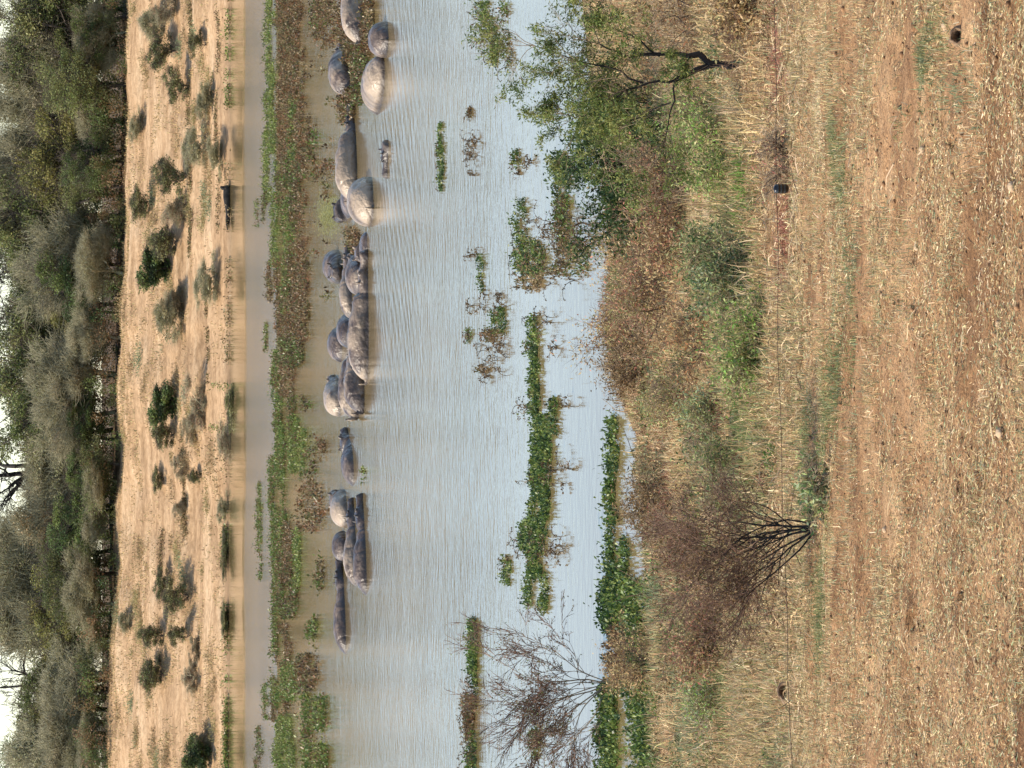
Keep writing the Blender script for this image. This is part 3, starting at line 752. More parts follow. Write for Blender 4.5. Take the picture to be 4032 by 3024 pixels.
def mat_plant(label, strips, leaf, hgt, seed, st=None):
    rng = np.random.default_rng(seed)
    a, b, c, d = strips[0][:4]
    x, y = [float(v) for v in at_z((a + b) / 2, (c + d) / 2)]
    V, F, Cc = weed(rng, strips, leaf=leaf, hgt=hgt * 0.6, thr=0.32)
    S = []
    for q in (st or [((a, b), (c, d), 4, 0.25)]):
        S += stems(rng, q[0], q[1], q[2], q[3], 0.0065)
    if S:
        S = np.array(S)
        VV, FF = tubes(S[:, :8], 3)
        P = S[rng.integers(0, len(S), len(S) * 2), 3:6]
        V2, F2, C2 = leaves(rng, P, np.full(len(P), 0.05), 0.025, BRN * 0.8, up=0.2)
        V = np.concatenate([V, VV, V2]); F = np.concatenate([F, FF + len(V) - len(VV) - len(V2), F2 + len(V) - len(V2)])
        Cc = np.concatenate([Cc, np.tile(np.array([0.07, 0.05, 0.035]), (len(VV), 1)), C2])
    o = link('floating_plant', mesh_np('floating_plant', V - np.array([x, y, 0]), F, col=Cc), M_water_leaf)
    o.location = (x, y, 0)
    tag(o, label, 'water plant', 'clumps of water plants floating on the near side of the river')
    return o
mat_plant('narrow green weed strip alone in open water, nearest the hippos', [(1726, 1750, 490, 752, 'n', 900)], 0.06, 0.10, 21)
mat_plant('tiny star-shaped water plant in open water beside the narrow strip', [(1848, 1858, 425, 462, 'm', 60)], 0.06, 0.12, 22, [((1848, 1858), (430, 455), 8, 0.22)])
mat_plant('row of thin dark arched sprigs in open water below the star-shaped plant', [(1840, 1880, 545, 620, 'b', 60)], 0.05, 0.10, 23, [((1840, 1890), (548, 560), 9, 0.28), ((1840, 1890), (605, 622), 9, 0.28), ((1850, 1880), (684, 692), 4, 0.2)])['kind'] = 'stuff'
mat_plant('leafy olive runners trailing over the water at the top edge of the photo', [(1880, 1935, 0, 70, 'n', 260), (1900, 1950, 60, 130, 'm', 260), (1935, 1965, 110, 250, 'n', 380), (1970, 2010, 0, 60, 'm', 120), (1985, 2020, 150, 260, 'm', 200)], 0.055, 0.14, 24, [((1870, 2010), (0, 280), 34, 0.35)])['kind'] = 'stuff'
mat_plant('small green clump with curled brown runners beside the bright green strip', [(2022, 2052, 590, 660, 'n', 180), (2030, 2050, 665, 700, 'm', 60)], 0.055, 0.12, 25, [((2020, 2100), (630, 650), 10, 0.25)])
mat_plant('bright glossy green strip standing by the dark green bush at the water edge', [(2190, 2240, 600, 870, 'n', 1500)], 0.06, 0.18, 26, [((2200, 2240), (640, 700), 3, 0.35)])
mat_plant('wide olive clump of creeping water plants reaching out from the brown scrub', [(2030, 2075, 790, 960, 'n', 700), (2030, 2145, 940, 1080, 'n', 1700), (2045, 2140, 1060, 1140, 'o', 700), (2190, 2250, 770, 960, 'm', 900), (2190, 2330, 960, 1030, 'o', 600), (2150, 2340, 1030, 1080, 'm', 360)], 0.055, 0.18, 27, [((2020, 2340), (860, 1130), 60, 0.45), ((2140, 2340), (860, 1000), 30, 0.6)])['kind'] = 'stuff'
mat_plant('small upright green sprigs at the far side of the near water, between dark arches', [(1885, 1910, 1005, 1055, 'n', 160), (1888, 1908, 1075, 1145, 'n', 160)], 0.055, 0.12, 28, [((1840, 1900), (1000, 1008), 8, 0.2), ((1910, 1980), (1155, 1162), 8, 0.2)])
mat_plant('tiny green tuft on open water beside the ringed brown clump', [(1840, 1858, 1285, 1345, 'n', 140)], 0.05, 0.12, 29, [((1825, 1865), (1320, 1335), 5, 0.15)])
mat_plant('compact green clump with brown skirts and looping runners in mid river', [(1935, 1995, 1215, 1310, 'n', 800), (1900, 1990, 1300, 1340, 'b', 380), (1885, 1950, 1440, 1465, 'b', 160)], 0.055, 0.16, 30, [((1850, 2000), (1200, 1215), 14, 0.3), ((1885, 2000), (1330, 1480), 34, 0.3)])
mat_plant('longest glossy green mat of water plants stretching along the near bank', [(2080, 2125, 1250, 1400, 'n', 700), (2088, 2128, 1400, 1640, 'n', 1500), (2170, 2200, 1570, 1720, 'n', 600), (2100, 2180, 1640, 1860, 'n', 3000), (2090, 2170, 1840, 2060, 'n', 3600), (2055, 2155, 2040, 2180, 'n', 3000), (2085, 2140, 2180, 2270, 'n', 1100), (2072, 2098, 2260, 2380, 'n', 420), (2130, 2162, 2260, 2410, 'n', 600)], 0.06, 0.15, 31, [((2080, 2200), (1240, 1270), 10, 0.4), ((2060, 2200), (1360, 1380), 8, 0.3), ((2040, 2290), (1590, 1610), 14, 0.35), ((2150, 2260), (1840, 1860), 12, 0.35), ((2030, 2230), (1890, 1910), 8, 0.3), ((2040, 2230), (2110, 2190), 30, 0.4)])
mat_plant('small tuft of green weed off the lower end of the longest mat', [(1978, 2018, 2195, 2300, 'n', 420)], 0.055, 0.12, 32, [((1970, 2010), (2190, 2230), 5, 0.2)])
mat_plant('green strip with dark spiny middle running to the bottom edge of the photo', [(1855, 1885, 2440, 2760, 'n', 2200), (1830, 1880, 2740, 2840, 'b', 600), (1840, 1870, 2820, 2900, 'm', 500), (1845, 1880, 2890, 3050, 'n', 1100)], 0.07, 0.18, 33, [((1850, 1880), (2700, 2860), 30, 0.6), ((1850, 1880), (2880, 3020), 26, 0.45)])
mat_plant('short leafy clump seen through the twigs of the bare waterside bush', [(2095, 2128, 2860, 2980, 'n', 420)], 0.06, 0.14, 34)
mat_plant('tiny green sprig in the water just in front of the solitary hippo', [(1424, 1440, 1845, 1910, 'l', 90)], 0.08, 0.12, 35, [((1430, 1432), (1860, 1870), 1, 0.1)])

rng = np.random.default_rng(11)
edge = [(2405, 2440, 1640, 1890, 'n', 700), (2480, 2530, 1720, 1880, 'n', 900), (2400, 2425, 1880, 2120, 'n', 700), (2395, 2450, 2010, 2110, 'n', 800), (2390, 2480, 2120, 2300, 'n', 1500), (2380, 2440, 2270, 2480, 'n', 1900), (2450, 2540, 2290, 2440, 'n', 1300), (2490, 2550, 2450, 2700, 'n', 1500), (2400, 2480, 2480, 2700, 'b', 1100), (2365, 2440, 2690, 3060, 'n', 2600), (2445, 2590, 2680, 2960, 'n', 3000), (2530, 2580, 2960, 3060, 'n', 400), (2605, 2640, 2600, 3060, 'm', 800), (2560, 2590, 2560, 2640, 'n', 200)]
V, F, Cc = weed(rng, [(a_, b_, c_, d_, p_, int(n_ * 1.15)) for (a_, b_, c_, d_, p_, n_) in edge] + [(2440, 2600, 2700, 3060, 'n', 500), (2420, 2520, 2260, 2480, 'n', 500)], leaf=0.065, hgt=0.12, thr=0.40)
o = link('water_weed', mesh_np('water_weed', V, F, col=Cc), M_water_leaf)
tag(o, 'glossy green water plants crowding the near water edge, toward the bottom of the photo', kind='stuff'); o['category'] = 'water weed'

# ------------------------------------------------------------------ near bank: grass, litter, stones
STRAW = np.array([0.54, 0.40, 0.20]); DRYB = np.array([0.30, 0.19, 0.10]); PALE = np.array([0.66, 0.52, 0.31]); GRN = np.array([0.17, 0.20, 0.075]); BGRN = np.array([0.12, 0.21, 0.04]); REDD = np.array([0.30, 0.13, 0.085]); GRYG = np.array([0.22, 0.26, 0.14]); KHA = np.array([0.34, 0.29, 0.13])
class Bag:
    def __init__(s): s.V = []; s.Q = []; s.T = []; s.C = []; s.n = 0
    def add(s, V, Q, T, Cc):
        s.V.append(V); s.C.append(Cc)
        if Q is not None: s.Q.append(Q + s.n)
        if T is not None: s.T.append(T + s.n)
        s.n += len(V)
    def mesh(s, name):
        return mesh_np(name, np.concatenate(s.V), np.concatenate(s.Q) if s.Q else None, np.concatenate(s.T) if s.T else None, np.concatenate(s.C))

def frustum_pts(rng, n, y0, y1, p=1.0, m=1.25):
    """random points on the near ground, a bit wider than the view, thinning with distance"""
    u = rng.uniform(0, 1, n); y = y0 * (y1 / y0) ** (u ** p)
    x = rng.uniform(-1, 1, n) * (y * 0.1125 * m + 0.25)
    return x, y
# patches given as ground spots: (photo column, row, radius along x, radius along y, key)
PATCH = []
for (a, b, rx, ry, k) in ((3290, 620, .35, .5, 'grn'), (3310, 760, .3, .5, 'grn'), (3330, 1050, .35, .6, 'gry'), (3340, 1250, .3, .6, 'grn'), (3290, 1480, .25, .6, 'grn'), (3240, 1620, .35, .7, 'grn'), (3190, 1760, .3, .8, 'grn'), (3200, 1900, .25, .6, 'bg'), (3240, 2330, .25, .6, 'grn'), (3230, 2450, .3, .5, 'grn'),
                          (2960, 1330, .6, 1.3, 'bg'), (2900, 1420, .5, 1.0, 'bg'), (2860, 1080, .5, 1.2, 'grn'), (2800, 560, .5, 1.2, 'bg'), (2880, 640, .5, 1.4, 'grn'), (2950, 700, .3, .8, 'bg'), (3690, 130, .18, .35, 'grn'), (3660, 260, .15, .5, 'gry'), (3780, 430, .2, .5, 'gry'), (3590, 470, .15, .3, 'grn'),
                          (3640, 230, .15, .4, 'grn'), (3850, 1180, .3, .3, 'pale'), (3830, 520, .3, .4, 'pale'), (3960, 700, .3, .3, 'pale'), (3300, 900, .4, .7, 'pale'), (3250, 300, .5, .8, 'pale'), (3200, 60, .4, .8, 'pale'), (2900, 2000, .5, 1.4, 'gry'), (2950, 1750, .6, 1.6, 'grn'), (2820, 1900, .6, 1.5, 'gry'),
                          (2780, 2650, .7, 2.0, 'gry'), (2860, 2750, .6, 1.4, 'grn'), (2680, 2500, .8, 2.5, 'grn'), (2600, 2300, .7, 2.0, 'gry'), (2700, 2900, .9, 2.5, 'gry'), (3110, 3000, .3, .8, 'gry'), (2760, 900, .3, 1.2, 'pale'), (2800, 860, .4, 1.2, 'pale'), (2620, 1750, .6, 2.5, 'pale'), (2700, 1850, .5, 2.0, 'straw'),
                          (3090, 900, .35, .8, 'red'), (3080, 250, .4, .8, 'red'), (2700, 620, .5, 1.5, 'red'), (2720, 120, .6, 1.5, 'brn'), (2900, 60, .6, 1.2, 'brn'), (2480, 1350, .8, 2.5, 'brn'), (2500, 1100, .8, 2.5, 'red'), (2600, 900, .7, 2.0, 'brn'), (2430, 1250, .8, 2.0, 'brn'), (2680, 1300, .6, 2.0, 'brn'), (2520, 1500, .8, 2.2, 'brn'), (2620, 2000, .7, 2.2, 'red'), (2950, 2250, .4, 1.0, 'red'), (3080, 2250, .3, .8, 'brn')):
    px_, py_, pz_ = on_ground(a, b)
    PATCH.append((px_, py_, rx, ry, k))
PC = {'grn': GRN, 'gry': GRYG, 'bg': BGRN, 'pale': PALE, 'straw': STRAW, 'red': REDD, 'brn': DRYB}
def ground_cols(rng, x, y, base, strength=0.85):
    """choose each blade's own colour: base mix, overridden in the patches"""
    n = len(x)
    cols = base[rng.integers(0, len(base), n)].copy()
    for (px_, py_, rx, ry, k) in PATCH:
        w = np.exp(-((x - px_) / rx) ** 2 - ((y - py_) / ry) ** 2) * strength * 0.75 * np.clip((fbm(x, y, 33, 1.6, 3) - 0.36) * 5, 0, 1)
        hit = rng.uniform(0, 1, n) < w
        cols[hit] = PC[k]
    return cols

rng = np.random.default_rng(31)
bag = Bag()
# flat litter on the nearest ground
x, y = frustum_pts(rng, 150000, 13.4, 24)
dens = fbm(x, y, 41, 1.3, 3)
k = dens + rng.uniform(-0.10, 0.10, len(x)) + np.interp(y, [14, 17], [0.05, -0.01]) + 0.10 * (fbm(x, y, 43, 0.5, 2) - 0.5) > 0.52
x, y = x[k], y[k]
cols = ground_cols(rng, x, y, np.array([STRAW, PALE, DRYB, STRAW, KHA, GRYG * 1.1, DRYB * 1.2]), 0.6)
for hx, hy, hr, hd in HOLES:
    kk_ = ((x - hx) ** 2 + (y - hy) ** 2) > (hr * 1.15) ** 2; x, y, cols = x[kk_], y[kk_], cols[kk_]
P = np.stack([x, y, ground(x, y) + rng.uniform(0.002, 0.018, len(x))], 1)
bag.add(*blades(rng, P, 0.029, 0.0045, cols, flat=True, jit=0.42))
# long pale stalks lying about
x, y = frustum_pts(rng, 260, 13.4, 26)
P = np.stack([x, y, ground(x, y) + 0.02], 1)
bag.add(*blades(rng, P, 0.13, 0.0045, np.tile(PALE, (len(x), 1)), flat=True))
# short standing grass, thicker in tufts
x, y = frustum_pts(rng, 85000, 13.4, 24)
dens = fbm(x, y, 51, 1.7, 3) + 0.25 * np.clip((y - 17.5) / 2.5, 0, 1)
k = dens + rng.uniform(-0.15, 0.15, len(x)) > 0.60
x, y = x[k], y[k]
cols = ground_cols(rng, x, y, np.array([STRAW, KHA, PALE, GRYG, STRAW]), 0.9)
for hx, hy, hr, hd in HOLES:
    kk_ = ((x - hx) ** 2 + (y - hy + hr) ** 2) > (hr * 1.7) ** 2; x, y, cols = x[kk_], y[kk_], cols[kk_]
P = np.stack([x, y, ground(x, y)], 1)
hl = 0.035 + 0.05 * fbm(x, y, 61, 1.1, 2)
bag.add(*blades(rng, P, hl * 0.8, 0.0036, cols, lean=1.15, jit=0.35))
# patches of standing green
for (px_, py_, rx, ry, kk) in PATCH:
    if kk in ('grn', 'bg', 'gry') and py_ < 26:
        n = int(6500 * rx * ry)
        x = rng.normal(px_, rx * 0.6, n); y = rng.normal(py_, ry * 0.6, n)
        q = fbm(x, y, 27, 2.6, 3) + rng.uniform(-0.08, 0.08, n) > 0.52; x, y = x[q], y[q]; n = len(x)
        P = np.stack([x, y, ground(x, y)], 1)
        mix = np.array([PC[kk], PC[kk], KHA, GRYG])[rng.integers(0, 4, n)]
        bag.add(*blades(rng, P, 0.055 if kk != 'gry' else 0.04, 0.0038, mix, lean=0.95, jit=0.3))
o = link('grass', bag.mesh('grass'), M_dry)
tag(o, 'short dry grass and straw litter over the orange earth nearest the camera', kind='stuff'); o['category'] = 'grass'

# slope down to the river: taller, denser dry grass
rng = np.random.default_rng(32)
bag = Bag()
x, y = frustum_pts(rng, 200000, 22.0, 53, 0.8, 1.2)
z = ground(x, y)
k = (z > 0.05) & (fbm(x, y, 71, 0.9, 3) + rng.uniform(-0.16, 0.16, len(x)) > 0.40)
x, y, z = x[k], y[k], z[k]
cols = ground_cols(rng, x, y, np.array([STRAW, KHA * 1.2, DRYB, STRAW * 1.1, TAN * 1.2, PALE, DRYB * 1.5, GRN * 1.2, GRYG]), 1.3)
P = np.stack([x, y, z - 0.01], 1)
hl = (0.07 + 0.20 * fbm(x, y, 81, 0.45, 3)) * np.interp(y, [22, 28, 36], [0.55, 0.9, 1.15])
bag.add(*blades(rng, P, hl * 0.85, np.interp(y, [22, 50], [0.0065, 0.013]), cols, lean=0.9, jit=0.4))
x, y = frustum_pts(rng, 60000, 22.0, 53, 0.8, 1.2)
z = ground(x, y); k = z > 0.03; x, y, z = x[k], y[k], z[k]
P = np.stack([x, y, z + 0.02], 1)
cols = ground_cols(rng, x, y, np.array([STRAW, PALE, DRYB, DRYB, TAN]), 0.7)
bag.add(*blades(rng, P, 0.13, np.interp(y, [22, 50], [0.008, 0.015]), cols, flat=True, jit=0.35))
for q in range(230):
    ty_ = rng.uniform(-60, 3080); tx_ = rng.uniform(2430, 3020)
    a_, b_, c_ = on_ground(tx_, ty_)
    if c_ < 0.05: continue
    n = int(rng.uniform(14, 46)); sp_ = rng.uniform(0.05, 0.22) * np.interp(b_, [20, 50], [0.8, 1.8])
    x = a_ + rng.normal(0, sp_, n); y = b_ + rng.normal(0, sp_, n)
    cq = [PALE, STRAW * 1.15, TAN * 1.3, KHA * 1.2, DRYB * 1.3][rng.integers(0, 5)]
    bag.add(*blades(rng, np.stack([x, y, ground(x, y)], 1), rng.uniform(0.12, 0.28), np.interp(b_, [20, 50], [0.006, 0.014]), np.tile(cq, (n, 1)), lean=0.85, jit=0.3))
o = link('grass', bag.mesh('grass'), M_dry)
tag(o, 'tangled dry grass and low weeds covering the slope down to the river', kind='stuff'); o['category'] = 'grass'

# ------------------------------------------------------------------ shrubs on the near bank
def shrub(name, label, cat, base, P, mt, seed, stems_n=4, H=1.0, r=0.015, spread=0.5, leaf=None, lean=(0, 0), k=4, group=None, d0=None):
    rng = np.random.default_rng(seed)
    segs = []; tips = []
    for i in range(stems_n):
        az = 2 * math.pi * (i + rng.uniform(0, 0.6)) / max(stems_n, 1)
        d = np.array([math.cos(az) * spread + lean[0], math.sin(az) * spread + lean[1], 1.0]) if d0 is None else np.array(d0[i % len(d0)], float)
        d /= np.linalg.norm(d)
        grow(rng, segs, tips, np.array([rng.normal(0, r), rng.normal(0, r), -0.03]), d, H * rng.uniform(0.75, 1.1), r * rng.uniform(0.7, 1.1), 0, P)
    S = np.array(segs)
    root = empty(name, base)
    tag(root, label, cat, group)
    thick = S[S[:, 8] <= 1]; thin = S[S[:, 8] > 1]
    V, F = tubes(thick[:, :8], 6)
    link('trunk', mesh_np('trunk', V, F, smooth=True), mt[0], root)
    if len(thin):
        V, F = tubes(thin[:, :8], 3)
        link('twigs', mesh_np('twigs', V, F), mt[1], root)
    if leaf and len(tips):
        T = np.array(tips)
        n = leaf['n']
        pk = rng.integers(0, len(T), n)
        cl = fbm(T[:, 0] * 3, T[:, 2] * 3 + T[:, 1], seed, 1.2, 2)
        w = np.clip((cl[pk] - 0.3) * 3, 0.12, 1); keep = rng.uniform(0, 1, n) < w
        pk = pk[keep]
        PP = T[pk] + rng.normal(0, leaf['r'], (len(pk), 3))
        cols = np.array(leaf['c'])[rng.integers(0, len(leaf['c']), len(T))][pk]
        V, F, Cc = leaves(rng, PP, np.full(len(pk), leaf['l']), leaf['w'], cols, up=leaf.get('up', 0.1), jit=0.25)
        link('foliage', mesh_np('foliage', V, F, col=Cc), M_leaf, root)
    return root

def loose_sticks():
    rng = np.random.default_rng(612); S = []
    for i in range(420):
        a_, b_, c_ = on_ground(rng.uniform(2420, 3230), rng.uniform(-60, 3080))
        if c_ < 0.05: continue
        sc = np.interp(b_, [20, 50], [0.8, 1.7]); p = np.array([a_, b_, c_ + rng.uniform(0, 0.12)])
        d = rng.normal(size=3); d[2] = abs(d[2]) * 0.7; d /= np.linalg.norm(d); L = rng.uniform(0.12, 0.4) * sc; r = rng.uniform(0.0018, 0.004) * sc
        for k in range(3):
            q = p + d * L / 3; S.append((*p, *q, r * (1 - k * 0.25), r * (0.75 - k * 0.25))); p = q
            d = d + rng.normal(0, 0.25, 3); d /= np.linalg.norm(d)
    S = np.array(S); n = len(S) // 3
    for nm, m, k0, lab in (('dead_sticks', M_stem_dark, 0, 'dark dead sticks and twigs poking out of the grass on the slope'), ('pale_sticks', M_twig_brown, 1, 'pale bleached sticks and stalks strewn through the slope grass')):
        sel = np.concatenate([np.arange(i * 3, i * 3 + 3) for i in range(n) if i % 2 == k0])
        V, F = tubes(S[sel], 4)
        o = link(nm, mesh_np(nm, V, F), m); tag(o, lab, kind='stuff'); o['category'] = 'sticks'
loose_sticks()

def nb(tx, ty):
    return on_ground(tx, ty)
ACG = [np.array([0.10, 0.14, 0.035]), np.array([0.15, 0.17, 0.05]), np.array([0.06, 0.09, 0.03]), np.array([0.19, 0.20, 0.06])]
# the leaning thorn tree at the top of the photo
PA = dict(levels=4, segs=[6, 5, 4, 3], wig=0.16, up=[0.1, 0.05, 0.0], child=[4, 4, 4, 3], ang=0.62, lr=0.62, rr=0.62, rmin=0.0016, taper=0.5, start=0.35)
def thorn_tree():
    rng = np.random.default_rng(3); segs = []; tips = []
    def limb(pts, r0, r1, kids, L, rk):
        pts = [np.array(p, float) for p in pts]; n = len(pts) - 1
        fine = [pts[0]]
        for i in range(n):
            for k in (1, 2, 3):
                fine.append(pts[i] + (pts[i + 1] - pts[i]) * k / 3 + (rng.normal(0, 0.012, 3) if k < 3 else 0))
        m = len(fine) - 1
        for i in range(m):
            segs.append((*fine[i], *fine[i + 1], r0 + (r1 - r0) * i / m, r0 + (r1 - r0) * (i + 1) / m, 0 if r0 > 0.012 else 1))
        for c in range(kids):
            i = rng.integers(max(0, m // 3), m + 1); d = fine[min(i, m)] - fine[max(0, min(i, m) - 1)]
            if np.linalg.norm(d) < 1e-6: d = fine[1] - fine[0]
            d = unit(d) + rng.normal(0, 0.65, 3); d[2] += 0.2; d /= np.linalg.norm(d)
            grow(rng, segs, tips, fine[min(i, m)], d, L * rng.uniform(0.6, 1.2), rk, 2, PA)
    limb([(0, 0, -0.05), (0.04, 0, 0.2), (0.10, 0, 0.45)], 0.036, 0.026, 1, 0.3, 0.004)
    limb([(0.10, 0, 0.45), (0.12, 0.05, 0.66), (0.09, 0.08, 0.95), (0.2, 0.1, 1.2)], 0.022, 0.006, 9, 0.42, 0.005)
    limb([(0.03, 0, 0.24), (-0.03, -0.02, 0.42), (-0.11, -0.03, 0.58)], 0.026, 0.019, 1, 0.3, 0.004)
    limb([(-0.11, -0.03, 0.58), (-0.33, -0.05, 0.61), (-0.62, -0.05, 0.67)], 0.009, 0.004, 7, 0.34, 0.004)
    limb([(-0.11, -0.03, 0.58), (-0.13, 0, 0.8), (-0.22, 0.04, 1.08)], 0.013, 0.006, 8, 0.4, 0.005)
    limb([(-0.13, 0.0, 0.85), (0.0, 0, 1.15), (0.05, 0.05, 1.40), (0.18, 0.08, 1.76)], 0.009, 0.003, 11, 0.36, 0.004)
    limb([(-0.2, 0.04, 1.0), (-0.34, 0.08, 1.2), (-0.42, 0.1, 1.42)], 0.008, 0.003, 9, 0.36, 0.004)
    limb([(-0.30, -0.05, 0.62), (-0.42, 0, 0.85), (-0.5, 0, 1.05)], 0.007, 0.003, 9, 0.34, 0.004)
    limb([(0.10, 0.05, 0.7), (0.28, 0.05, 0.95), (0.38, 0.05, 1.2)], 0.009, 0.003, 7, 0.36, 0.004)
    S = np.array(segs); root = empty('thorn_tree', nb(2930, 270))
    tag(root, 'leaning green thorn tree with thick dark forked trunk, top part of the photo', 'tree')
    V, F = tubes(S[S[:, 8] <= 1][:, :8], 7); link('trunk', mesh_np('trunk', V, F, smooth=True), M_bark_dark, root)
    V, F = tubes(S[S[:, 8] > 1][:, :8], 3); link('twigs', mesh_np('twigs', V, F), M_twig_brown, root)
    T = np.array(tips); n = 21000
    wt = np.clip((fbm(T[:, 0] * 4, T[:, 2] * 4 + T[:, 1] * 3, 8, 1.3, 2) - 0.38) * 5, 0.03, 1); wt /= wt.sum()
    pk = rng.choice(len(T), n, p=wt)
    P = T[pk] + rng.normal(0, 0.022, (n, 3))
    cols = np.array(ACG)[rng.integers(0, 4, len(T))][pk] * 1.6
    V, F, Cc = leaves(rng, P, np.full(n, 0.036), 0.011, cols, up=0.1, jit=0.3)
    link('foliage', mesh_np('foliage', V, F, col=Cc), M_leaf, root)
thorn_tree()
PB = dict(levels=3, segs=[5, 4, 3, 3], wig=0.15, up=[0.1, 0.1, 0.0], child=[6, 6, 5], ang=0.7, lr=0.6, rr=0.6, rmin=0.0016, taper=0.5, start=0.2)
shrub('green_bush', 'dense dark green bush standing at the water edge beside the bright green weed strip', 'bush', nb(2640, 700), PB, (M_bark_dark, M_stem_dark), 4, stems_n=7, H=0.75, r=0.012, spread=0.8,
      leaf=dict(n=17000, r=0.06, l=0.06, w=0.026, c=[DKG, ACG[0], ACG[2], DKG * 0.8]))
shrub('green_bush', 'olive green bush between the thorn tree trunk and the river', 'bush', nb(2600, 430), PB, (M_bark_dark, M_stem_dark), 5, stems_n=6, H=0.75, r=0.012, spread=0.7,
      leaf=dict(n=11000, r=0.06, l=0.055, w=0.022, c=[q_ * 1.7 for q_ in ACG]))
# bare twiggy ones
PT = dict(levels=4, segs=[6, 5, 4, 3], wig=0.16, up=[0.15, 0.1, 0.05], child=[5, 5, 4, 3], ang=0.66, lr=0.64, rr=0.58, rmin=0.0018, taper=0.5, start=0.3)
shrub('bare_thorn_bush', 'large fan-shaped leafless bush with dark stems and purplish brown twigs on the slope', 'bush', nb(3206, 2075), PT, (M_bark_dark, M_twig_red), 6, stems_n=9, H=0.63, r=0.0085,
      d0=[(-0.15, 0.25, 1), (-0.35, 0.1, 1), (-0.6, 0.3, 1), (0.05, 0.3, 1), (-0.8, 0.2, 0.95), (-0.25, -0.1, 1), (0.2, 0.2, 1), (-0.5, 0, 1.1), (-1.0, 0.2, 0.9)],
      leaf=dict(n=5000, r=0.035, l=0.026, w=0.010, c=[DBR * 1.8, BRN, BRN * 1.4]))
PW = dict(levels=4, segs=[7, 6, 5, 3], wig=0.12, up=[0.05, 0.0, -0.05], child=[5, 5, 4, 3], ang=0.5, lr=0.6, rr=0.55, rmin=0.0045, taper=0.5, start=0.25)
shrub('bare_waterside_bush', 'spreading half-bare bush growing in the water near the bottom edge, red-brown twigs', 'bush', (*[float(v) for v in at_z(2395, 2690)], 0.0), PW, (M_twig_brown, M_twig_red), 7, stems_n=9, H=1.08, r=0.014,
      d0=[(-0.9, 0.1, 1.1), (-0.6, 0.1, 1.2), (-0.3, 0.1, 1.2), (0.1, 0.1, 1.1), (0.45, 0, 1.1), (-1.3, 0, 0.9), (-0.75, 0.4, 1), (-1.5, 0, 0.6), (0.25, 0.3, 1)],
      leaf=dict(n=4200, r=0.03, l=0.04, w=0.018, c=[BRN * 1.2, OLIVE, RUST, GRN]))
PD = dict(levels=3, segs=[4, 4, 3, 3], wig=0.2, up=[0.05, 0.0, 0.0], child=[6, 6, 4], ang=0.8, lr=0.62, rr=0.55, rmin=0.0018, taper=0.5, start=0.15)
dry = [(2560, 1290, 0.55, 'reddish brown dry bush on the water edge, midway along the bank', [DBR * 1.5, REDD * 0.7, BRN]),
       (2560, 1440, 0.50, 'dark brown dry bush leaning over the water beside the end of the scrub', [DBR * 1.4, DBR, BRN]),
       (2620, 1080, 0.55, 'brown and rust dry bush behind the wide olive water clump', [BRN, REDD * 0.8, OLIVE]),
       (2720, 760, 0.55, 'purplish dry bush below the dense dark green bush', [DBR * 1.6, REDD * 0.7, BRN]),
       (2700, 930, 0.5, 'tan brown dry bush next to the pale straw patch', [BRN, TAN * 0.7, REDD * 0.7]),
       (2760, 60, 0.6, 'dense brown dead bush in the top right part of the scrub', [DBR * 1.5, BRN, RUST]),
       (2985, 25, 0.32, 'tangled grey-brown dead brush below the thorn tree', [BRN, DBR * 1.5, TAN * 0.7]),
       (3110, 620, 0.22, 'little reddish twig bush just above the black insulator', [DBR * 1.5, REDD * 0.8]),
       (2800, 1300, 0.4, 'rusty brown low bush beside the fresh green patch', [BRN, RUST]),
       (2640, 1200, 0.5, 'brown bush with thin pale stalks in the middle of the scrub', [BRN, OLIVE, REDD * 0.7]),
       (2570, 2600, 0.45, 'tangled purple-brown twig mound among the glossy water plants', [DBR * 1.5, BRN]),
       (2760, 2080, 0.42, 'purplish twig bush just beyond the fan-shaped bare bush', [DBR * 1.6, REDD * 0.7]),
       (2860, 2520, 0.38, 'dark reddish twig bush at the foot of the fan-shaped bush, toward the river', [DBR * 1.6, REDD * 0.8]),
       (2640, 1950, 0.4, 'brown twig bush rising behind the glossy plants near the middle of the bank', [DBR * 1.6, BRN])]
for i, (a, b, H, lab, cc) in enumerate(dry):
    shrub('dry_bush', lab, 'bush', nb(a, b), PD, (M_stem_dark, M_twig_red if i % 2 == 0 else M_twig_brown), 40 + i, stems_n=8, H=H, r=0.009, spread=0.9,
          leaf=dict(n=3600 if H > 0.3 else 500, r=0.05, l=0.05, w=0.017, c=[q_ * (1.4 if i % 2 else 2.0) for q_ in cc] + ([TAN * 0.9] if i % 2 else [TAN * 1.2, KHA * 1.1, STRAW * 0.9])), group='dry bushes on the near river bank')
